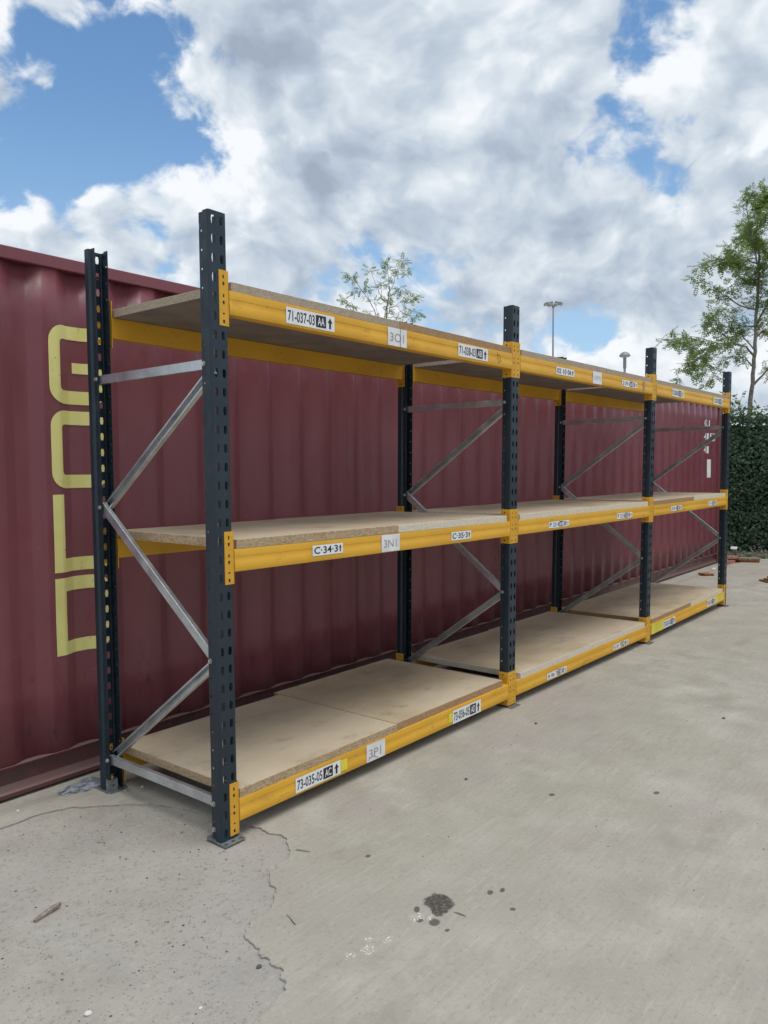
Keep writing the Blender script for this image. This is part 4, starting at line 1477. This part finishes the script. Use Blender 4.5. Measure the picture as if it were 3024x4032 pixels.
SAP=[([(7.4,5.07,3.13),(7.42,5.08,3.67),(7.43,5.09,3.87),(7.45,5.08,4.07),(7.47,5.07,4.21),(7.48,5.07,4.35),(7.48,5.09,4.52),(7.48,5.1,4.66)],0.055,0.006),([(7.42,5.09,3.74),(7.41,5.11,3.85),(7.45,5.08,4.07)],0.02,0.02),([(7.45,5.08,4.07),(7.41,5.15,4.14),(7.38,5.21,4.31),(7.35,5.29,4.51),(7.34,5.32,4.59)],0.018,0.005),([(7.36,5.14,3.51),(7.37,5.25,3.93),(7.37,5.36,4.13),(7.36,5.48,4.28),(7.35,5.59,4.43),(7.36,5.68,4.51),(7.34,5.81,4.62)],0.03,0.005),([(7.47,5.07,4.24),(7.55,5.07,4.32),(7.64,5.08,4.52),(7.76,5.05,4.71),(7.83,5.06,4.78)],0.018,0.005),([(7.56,4.99,4.5),(7.38,4.71,4.47),(7.17,4.49,4.43)],0.008,0.004),([(7.45,5.08,4.0),(7.62,5.06,4.06),(7.78,5.06,4.15),(7.91,5.11,4.25)],0.016,0.004),([(7.59,4.91,4.11),(7.68,4.87,4.08),(7.76,4.84,4.14),(7.85,4.81,4.19)],0.009,0.004),([(7.47,5.07,4.18),(7.48,4.95,4.21),(7.5,4.81,4.18),(7.49,4.71,4.19),(7.48,4.61,4.16)],0.012,0.004),([(7.5,5.03,4.21),(7.3,4.76,4.19),(7.07,4.52,4.18)],0.009,0.004),([(7.43,5.09,3.86),(7.56,5.09,3.88),(7.69,5.1,3.95),(7.82,5.1,4.02),(7.98,5.09,4.08),(8.13,5.06,4.05)],0.018,0.004),([(7.54,4.97,4.04),(7.57,4.91,3.95),(7.63,4.81,3.89),(7.65,4.76,3.88)],0.01,0.004),([(7.23,5.37,4.24),(7.28,5.56,4.37),(7.37,5.69,4.36)],0.008,0.003),([(7.28,5.3,4.13),(7.47,5.5,4.32),(7.65,5.71,4.47)],0.008,0.003),([(7.4,5.16,4.2),(7.53,5.25,4.38),(7.64,5.36,4.53)],0.008,0.004),([(7.5,5.05,4.48),(7.78,5.2,4.62),(8.05,5.34,4.77)],0.007,0.003),([(7.41,5.09,3.69),(7.31,5.15,3.8),(7.27,5.14,3.95),(7.21,5.14,4.07)],0.02,0.005),([(7.4,5.11,3.69),(7.5,5.33,3.78),(7.6,5.56,4.0)],0.014,0.004),([(7.43,5.07,3.74),(7.47,4.97,3.78),(7.49,4.88,3.82)],0.014,0.004),([(7.43,5.09,3.83),(7.62,5.19,3.97),(7.8,5.3,4.11),(7.98,5.42,4.29)],0.016,0.006),([(7.11,5.47,3.7),(7.23,5.63,4.02),(7.33,5.8,4.16),(7.45,5.95,4.25)],0.012,0.004),([(7.12,5.46,3.7),(6.91,5.29,3.93),(6.69,5.11,3.94)],0.009,0.003)]



def pinnate(b, p, d, n, ln, rr, mi=0):
    """a feather-like leaf: pairs of small leaflets along a stalk"""
    d = d.normalized()
    w = d.cross(n)
    w = w.normalized() if w.length > 1e-6 else d.orthogonal().normalized()
    nn = w.cross(d)
    k = 4
    for q in range(k):
        t = 0.28 + 0.62 * q / (k - 1)
        base = p + d * ln * t - nn * ln * .18 * t * t
        l2 = ln * .36 * (1 - .35 * abs(t - .55))
        for sgn in (-1, 1):
            dd = (d * .45 + w * sgn - nn * rr.uniform(.1, .5))
            leaf_quad(b, base, dd, nn + w * rr.uniform(-.3, .3), l2, l2 * .45, mi)
    leaf_quad(b, p + d * ln * .93 - nn * ln * .16, d, nn, ln * .33, ln * .15, mi)


def make_tree(name, data, seed, label, n_twigs, leaf, base, per_twig, twig_len, min_z, thick, trunk_leaf=1.0):
    rr = random.Random(seed)
    root = empty(name, base)
    B = Vector(base)
    trunk, limbs, crown, twigs = MB(), MB(), MB(), MB()
    for k, (pts, r0, r1) in enumerate(data):
        r0, r1 = max(r0 * thick, .004), max(r1 * thick, .0022)
        P_ = [Vector(p) - B for p in pts]
        # finer polyline with small bends
        fine = []
        for i in range(len(P_) - 1):
            for s_ in range(3):
                t = s_ / 3
                q = P_[i].lerp(P_[i + 1], t)
                jit = (r0 * .22 + .005) if s_ else 0
                fine.append(q + Vector((rr.uniform(-1, 1), rr.uniform(-1, 1), rr.uniform(-1, 1))) * jit)
        fine.append(P_[-1])
        if k == 0:
            fine = [Vector((fine[0].x, fine[0].y, -.03))] + fine
        n = len(fine)
        rad = [r0 + (r1 - r0) * (i / (n - 1)) ** .8 for i in range(n)]
        (trunk if k == 0 else limbs).tube(fine, rad, 8 if k == 0 else 5)
        # twigs and leaves along the outer part of each limb
        total = sum((fine[i + 1] - fine[i]).length for i in range(n - 1))
        cnt = max(3, int(total * n_twigs * (trunk_leaf if k == 0 else 1.0)))
        for q in range(cnt):
            t = rr.uniform(.30 if k == 0 else .18, 1.0) ** (1.0 if trunk_leaf == 1.0 else .7)
            if q < 2:
                t = 1.0
            f = t * (n - 1)
            i = min(n - 2, int(f))
            p = fine[i].lerp(fine[i + 1], f - i)
            if p.z + B.z < min_z:
                continue
            along = (fine[i + 1] - fine[i]).normalized()
            out = Vector((rr.uniform(-1, 1), rr.uniform(-1, 1), rr.uniform(-.6, .7)))
            dr = (along * .7 + out * .9).normalized()
            ln = twig_len * rr.uniform(.4, 1.2)
            e1 = p + dr * ln * .5 + Vector((0, 0, rr.uniform(-.02, .03)))
            e2 = p + dr * ln + Vector((0, 0, -ln * rr.uniform(0, .25)))
            twigs.tube([p, e1, e2], [.0032, .0024, .0014], 3, cap=False)
            for w in range(per_twig):
                s_ = rr.uniform(.25, 1.0)
                pp_ = (p.lerp(e1, s_ * 2) if s_ < .5 else e1.lerp(e2, s_ * 2 - 1))
                dl = (dr * .5 + Vector((rr.uniform(-1, 1), rr.uniform(-1, 1), rr.uniform(-.9, .45)))).normalized()
                nl = Vector((rr.uniform(-.5, .5), rr.uniform(-.5, .5), 1)).normalized()
                pinnate(crown, pp_, dl, nl, leaf * rr.uniform(.65, 1.2), rr)
    trunk.build('trunk', M['bark'], root, smooth=60)
    limbs.build('branches', M['bark'], root, smooth=60)
    tw = twigs.build('twigs', M['twig'], root)
    tw['kind'] = 'stuff'
    cr = crown.build('crown', M['leaf'], root)
    cr['kind'] = 'stuff'
    tag(root, label, 'tree', 'young trees beyond the container')
    return root


make_tree('rowan_tree', TREE, 4, 'tall slender tree with feathery leaves rising behind the ivy hedge', 16, .175, (14.66, 1.74, 0.0), 5, .20, 2.95, .52)
make_tree('sapling_tree', SAP, 9, 'sparse young tree whose twiggy top shows above the nearest top shelf', 6.5, .110, (7.38, 5.08, 0.0), 4, .06, 3.3, .28, .35)

# ------------------------------------------------------------------ lamp posts far beyond
mast = empty('floodlight_mast', (131.85, 65.6, 0.0))
b = MB()
b.lathe([(.34, 0), (.30, 4), (.20, 18), (.115, 31.4), (.09, 31.9)], 0, 0, 12)
b.build('mast', M['mast'], mast, smooth=40)
b = MB()
b.lathe([(.20, 31.1), (.28, 31.3), (.28, 31.5), (.12, 31.7)], 0, 0, 12)
for q in range(8):
    a = q * PI / 4 + .2
    b.tube([(0.1 * math.cos(a), .1 * math.sin(a), 31.5), (1.3 * math.cos(a), 1.3 * math.sin(a), 31.75)], .05, 6)
b.build('head_frame', M['lamphead'], mast)
for q in range(8):
    a = q * PI / 4 + .2
    c, s_ = math.cos(a), math.sin(a)
    bb = MB()
    pts = [(-.34, -.10), (.34, -.22), (.38, .02), (.10, .24), (-.34, .22)]
    bb.prism(pts, lambda u, z, t: (c * (1.38 + u) - s_ * t, s_ * (1.38 + u) + c * t, 31.80 + z), -.27, .27)
    lum = bb.build('floodlight', M['lamphead'], mast, normals=True, bevel=.03)
    gb = MB()
    gb.quad(*[(c * (1.38 + u) - s_ * t, s_ * (1.38 + u) + c * t, 31.72 + z) for u, t, z in ((-.30, -.23, -.035), (.31, -.23, -.145), (.31, .23, -.145), (-.30, .23, -.035))])
    gb.build('glass', M['lampglass'], lum)
tag(mast, 'very tall grey floodlight mast with a ring of eight lamps on the skyline', 'floodlight')

dome = empty('street_lamp', (46.86, 17.33, 0.0))
b = MB()
b.lathe([(.13, 0), (.12, 1.2), (.085, 1.3), (.075, 7.9)], 0, 0, 12)
b.build('pole', M['mast'], dome, smooth=40)
b = MB()
b.lathe([(.09, 7.85), (.105, 7.9), (.105, 8.5), (.085, 8.55), (.10, 8.62)], 0, 0, 12)
b.build('collar', M['lamphead'], dome, smooth=40)
b = MB()
b.lathe([(.30, 8.60), (.355, 8.62), (.345, 8.68), (.27, 8.80), (.15, 8.885), (.03, 8.915), (.005, 8.93)], 0, 0, 20)
b.build('dome_shade', M['lamphead'], dome, smooth=60)
b = MB()
b.lathe([(.10, 8.54), (.22, 8.56), (.29, 8.598)], 0, 0, 16)
b.build('diffuser', M['lampglass'], dome, smooth=60)
tag(dome, 'grey street lamp with a mushroom dome head beyond the container', 'street lamp')


# ------------------------------------------------------------------ small things lying on the yard
def lump(b, c, r, seed, sq=(1, 1, .6), mi=0, sub=1):
    bm = bmesh.new()
    bmesh.ops.create_icosphere(bm, subdivisions=sub, radius=1.0)
    vs = []
    for v in bm.verts:
        k = 1 + .35 * mnoise.noise(v.co * 1.4 + Vector((seed, seed * .7, 0)))
        vs.append((c[0] + v.co.x * r * sq[0] * k, c[1] + v.co.y * r * sq[1] * k, c[2] + v.co.z * r * sq[2] * k))
    fs = [tuple(v.index for v in f.verts) for f in bm.faces]
    bm.free()
    b.add(vs, fs, mi)


PEB = [((-0.888, -0.494), .0105, 'stonewhite', 'white pebble alone on the worn concrete at the lower left corner'),
       ((-0.293, 0.429), .0095, 'stone', 'grey pebble on worn concrete left of the nearest rack foot'),
       ((-0.440, -0.718), .0085, 'stonedark', 'round black pebble beside the broken edge of the screed'),
       ((-0.395, -0.690), .0100, 'stone', 'flat grey chip stuck at the broken screed edge'),
       ((-0.672, -0.727), .0060, 'stonewhite', 'small white pebble near the bottom edge of the yard picture'),
       ((-0.535, -0.392), .0055, 'stone', 'small grey pebble in the middle of the worn concrete'),
       ((1.197, -0.420), .0085, 'stonedark', 'dark stone on the smooth concrete in front of the nearest bay'),
       ((2.179, -0.282), .0090, 'stonedark', 'dark stone on the smooth concrete in front of the middle bay'),
       ((2.975, -1.145), .0100, 'stonedark', 'dark stone far out on the smooth concrete at the right'),
       ((4.421, -0.020), .0100, 'stonewhite', 'pale stone close beside the beam of the middle bay'),
       ((0.140, 0.773), .0085, 'stonewhite', 'pale crumb of concrete beside the rear rack foot'),
       ((0.060, 0.790), .0110, 'stone', 'crumbled lump of concrete beside the rear rack foot'),
       ((-0.365, 0.997), .0060, 'stonewhite', 'tiny white chip on the ground close to the container rail'),
       ((7.807, 0.754), .0110, 'stone', 'grey stone behind the farthest rack foot')]
for k, ((x, y), r_, mk, lb) in enumerate(PEB):
    b = MB()
    on_screed = not (x < 0.15 and y < 0.6)
    zg = (0.0 if on_screed else -.0065) + dip(y)
    lump(b, (x, y, zg + r_ * .35), r_, k * 3.1, (1.2, .9, .62), sub=2)
    tag(b.build('pebble', M[mk], None, loc=(x, y, zg), smooth=50), lb, 'stone', 'loose stones on the yard')

b = MB()
rs_ = random.Random(8)
for q in range(380):
    for _ in range(50):
        x, y = rs_.uniform(-1.2, .25), rs_.uniform(-.95, .85)
        lim = min(p[0] for p in EDGE if abs(p[1] - y) < .12) if any(abs(p[1] - y) < .12 for p in EDGE) else 0
        if x < lim - .01:
            break
    lump(b, (x, y, -.0060), rs_.uniform(.0016, .0048), q * 1.3, (1.2, 1, .7), rs_.choice((0, 0, 0, 1, 1, 0)), sub=1)
for q in range(160):
    x, y = rs_.uniform(.2, 5), rs_.uniform(-2.2, .9)
    lump(b, (x, y, .0003), rs_.uniform(.0015, .0040), q * 1.7, (1.2, 1, .7), rs_.choice((0, 1, 1)), sub=1)
o = b.build('grit', [M['stone'], M['stonedark'], M['stonewhite']])
tag(o, kind='stuff')

# splinter of wood
b = MB()
ln = .105
P0 = Vector((-.758, .072, -.0065))
dr = Vector((.985, .17, 0)).normalized()
sd_ = Vector((-dr.y, dr.x, 0))
N = 12
top, bot = [], []
for q in range(N + 1):
    t = q / N
    w = .010 * (.55 + .6 * math.sin(PI * (.15 + .75 * t))) * (1 + .25 * mnoise.noise(Vector((t * 6, 2, 0))))
    c = P0 + dr * ln * t + sd_ * .006 * math.sin(t * 3)
    hz = .004 + .012 * t * t
    top.append((c + sd_ * w + Vector((0, 0, hz + .004)), c - sd_ * w + Vector((0, 0, hz + .008 * (1 + .4 * mnoise.noise(Vector((t * 9, 0, 1))))))))
    bot.append((c + sd_ * w * .8 + Vector((0, 0, max(0, hz - .005))), c - sd_ * w * .8 + Vector((0, 0, max(0, hz - .006)))))
for q in range(N):
    b.quad(top[q][0], top[q][1], top[q + 1][1], top[q + 1][0])
    b.quad(bot[q][1], bot[q][0], bot[q + 1][0], bot[q + 1][1])
    b.quad(top[q][1], bot[q][1], bot[q + 1][1], top[q + 1][1])
    b.quad(bot[q][0], top[q][0], top[q + 1][0], bot[q + 1][0])
b.quad(top[0][1], top[0][0], bot[0][0], bot[0][1])
b.quad(top[N][0], top[N][1], bot[N][1], bot[N][0])
tag(b.build('wood_splinter', M['wood'], None, loc=tuple(P0)), 'torn grey brown piece of wood lying on the worn concrete at the left', 'wood piece')

# dull strip
b = MB()
b.box(-.028, .028, -.0045, .0045, 0, .004)
b.box(.028, .038, -.0012, .0012, .001, .003)
o = b.build('scrap_strip', M['strip'], None, bevel=.001)
o.location = (.170, -.300, .0005)
o.rotation_euler = (0, 0, math.atan2(-.051, .021))
tag(o, 'thin dull grey strip lying on the smooth concrete beside the screed edge', 'scrap strip')

# twig
b = MB()
b.tube([(0, 0, .002), (.02, .004, .003), (.045, .004, .002), (.07, .010, .002)], [.0016, .0015, .0012, .0008], 5)
o = b.build('twig', M['twig'], None)
o.location = (-.215, -.650, 0)
o.rotation_euler = (0, 0, 1.1)
tag(o, 'short thin twig lying beside the white flecks on smooth concrete', 'twig')


# levelling shims stacked beside the rear foot
def shim(loc, rz, lx, ly, label):
    b = MB()
    th = .0025
    # comb shaped plate: body with notches on its left end
    ys = [-ly / 2, -ly * .36, -ly * .22, -ly * .05, ly * .09, ly * .28, ly * .38, ly / 2]
    outl = [(lx / 2, -ly / 2), (lx / 2, ly / 2), (-lx / 2, ly / 2), (-lx / 2, ys[6]), (-lx / 2 + .045, ys[6]), (-lx / 2 + .045, ys[5]), (-lx / 2, ys[5]), (-lx / 2, ys[4]), (-lx / 2 + .045, ys[4]),
            (-lx / 2 + .045, ys[3]), (-lx / 2, ys[3]), (-lx / 2, ys[2]), (-lx / 2 + .035, ys[2]), (-lx / 2 + .035, ys[1]), (-lx / 2, ys[1]), (-lx / 2, -ly / 2)]
    b.prism(outl, lambda x, y, t: (x, y, t), 0, th)
    for (x, y, w, h) in ((.01, .018, .024, .012), (-.02, -.02, .020, .010), (.05, -.015, .016, .012)):
        b.box(x - w / 2, x + w / 2, y - h / 2, y + h / 2, th + .0002, th + .0042)
    o = b.build('shim_plate', M['galvdark'], None, normals=True)
    o.location = loc
    o.rotation_euler = (R(1.5), R(-1.0), rz)
    return tag(o, label, 'shim plate', 'galvanised shim plates beside the rear foot')


M['galvdark'] = simple('mottled galvanised plate', (.36, .40, .45), 0.38, metal=0.4, var=0.6, scale=26.0)
shim((-.020, 1.040, -.009), R(12), .20, .115, 'lower galvanised shim plate, half hidden under the other beside the rear foot')
shim((-.050, 1.000, -.001), R(8), .20, .115, 'upper galvanised shim plate with comb notches beside the rear foot')


# timber, bricks and litter near the hedge
def pile(name, loc, rz, items, label, cat):
    root = empty(name, loc)
    root.rotation_euler = (0, 0, rz)
    for nm, (x0, x1, y0, y1, z0, z1), mk, rot in items:
        b = MB()
        b.box(-(x1 - x0) / 2, (x1 - x0) / 2, -(y1 - y0) / 2, (y1 - y0) / 2, 0, z1 - z0)
        o = b.build(nm, M[mk], root, bevel=.004)
        o.location = ((x0 + x1) / 2, (y0 + y1) / 2, z0)
        o.rotation_euler = (0, 0, rot)
    return tag(root, label, cat)


def one(name, mk, lx, ly, lz, loc, rz, label, cat, group=None, bev=.005, tilt=0):
    b = MB()
    b.box(-lx / 2, lx / 2, -ly / 2, ly / 2, 0, lz)
    o = b.build(name, M[mk], None, bevel=bev)
    o.location = loc
    o.rotation_euler = (tilt, 0, rz)
    return tag(o, label, cat, group)


g = 'scrap timbers lying near the hedge'
one('timber_board', 'rustdark', .30, .16, .026, (11.60, .89, dip(.89)), R(-65), 'dark board at the bottom of the timber stack by the hedge', 'timber', g)
one('timber_board', 'rust', .33, .17, .022, (11.61, .90, dip(.90) + .027), R(-63), 'orange board in the middle of the timber stack by the hedge', 'timber', g)
one('timber_board', 'wood', .31, .14, .018, (11.60, .89, dip(.89) + .050), R(-66), 'grey board on top of the timber stack by the hedge', 'timber', g)
one('timber_offcut', 'rustdark', .17, .16, .014, (9.57, .95, dip(.95)), R(-50), 'lower square of the small timber pair behind the farthest frame', 'timber', g, .003)
one('timber_offcut', 'rust', .155, .15, .014, (9.57, .95, dip(.95) + .015), R(-35), 'upper orange square of the small timber pair behind the farthest frame', 'timber', g, .003)
one('timber_offcut', 'rustdark', .36, .22, .020, (9.44, .00, 0), R(-50), 'lower brown offcut at the right edge of the yard', 'timber', g, .003)
one('timber_offcut', 'rust', .30, .18, .020, (9.48, -.01, .021), R(-40), 'upper brown offcut at the right edge of the yard', 'timber', g, .003)
one('timber_offcut', 'rustdark', .26, .10, .022, (9.52, -.01, .042), R(-48), 'topmost brown sliver at the right edge of the yard', 'timber', g, .003)
g = 'broken bricks by the hedge'
one('brick', 'brick', .215, .10, .065, (11.42, 1.16, dip(1.16)), R(-35), 'dusty red brick lying in front at the foot of the hedge', 'brick', g, .010)
one('brick', 'brick', .215, .10, .065, (11.62, 1.10, dip(1.10)), R(-70), 'dusty red brick lying askew behind the front brick', 'brick', g, .010)
one('brick', 'brick', .20, .10, .055, (11.50, 1.14, dip(1.1) + .066), R(-48), 'dusty red brick lying on the two other bricks', 'brick', g, .012)


def crumple(name, c, s_, seed, label):
    b = MB()
    n = 5
    g_ = {}
    for i in range(n):
        for k in range(n):
            u, v = i / (n - 1) - .5, k / (n - 1) - .5
            g_[i, k] = (c[0] + s_ * .5 * v, c[1] - s_ * u * 1.3, c[2] + s_ * .5 * (v + .5) + s_ * .55 * (mnoise.noise(Vector((u * 4 + seed, v * 4, 0))) + .25))
    for i in range(n - 1):
        for k in range(n - 1):
            b.quad(g_[i, k], g_[i + 1, k], g_[i + 1, k + 1], g_[i, k + 1])
    return tag(b.build(name, M['idwhite'], None, loc=c, solid=.002), label, 'litter', 'white litter on the yard')


crumple('litter_sheet', (12.76, 1.43, .07), .085, 3.0, 'crumpled white sheet caught at the foot of the ivy')
crumple('litter_scrap', (10.54, 1.12, dip(1.12)), .040, 7.0, 'small white scrap on the ground along the container rail')

# strip of soil and ground litter under the hedge
b = MB()
ny = 80
for i in range(ny):
    ya, yb = -6 + 11 * i / ny, -6 + 11 * (i + 1) / ny
    def pr(y):
        f = 12.25 + .22 * mnoise.noise(Vector((y * 1.9, 3, 0))) + .1 * mnoise.noise(Vector((y * 6, 3, 0)))
        h = .035 + .03 * mnoise.noise(Vector((y * 4, 8, 0)))
        dz_ = dip(y)
        return [(f, y, dz_ - .004), (f + .12, y, dz_ + h * .5), (f + .45, y, dz_ + h), (13.2, y, dz_ + h + .03)]
    A_, B_ = pr(ya), pr(yb)
    for k in range(3):
        b.quad(A_[k], A_[k + 1], B_[k + 1], B_[k])
tag(b.build('soil_strip', M['soil'], None), kind='structure')
b = MB()
for q in range(2600):
    y = rh.uniform(-3, 2.5)
    x = rh.uniform(12.2, 13.1)
    s_ = rh.uniform(.03, .075)
    leaf_quad(b, Vector((x, y, dip(y) + .02 + rh.random() ** 2 * .16 * (x - 12.0))), Vector((rh.uniform(-1, 1), rh.uniform(-1, 1), rh.uniform(-.2, 1))), Vector((rh.uniform(-1, 0), 0, 1)), s_, s_ * .6, 0 if rh.random() < .65 else 1)
tag(b.build('ground_cover', [M['ivy'], M['wood']], None), kind='stuff')
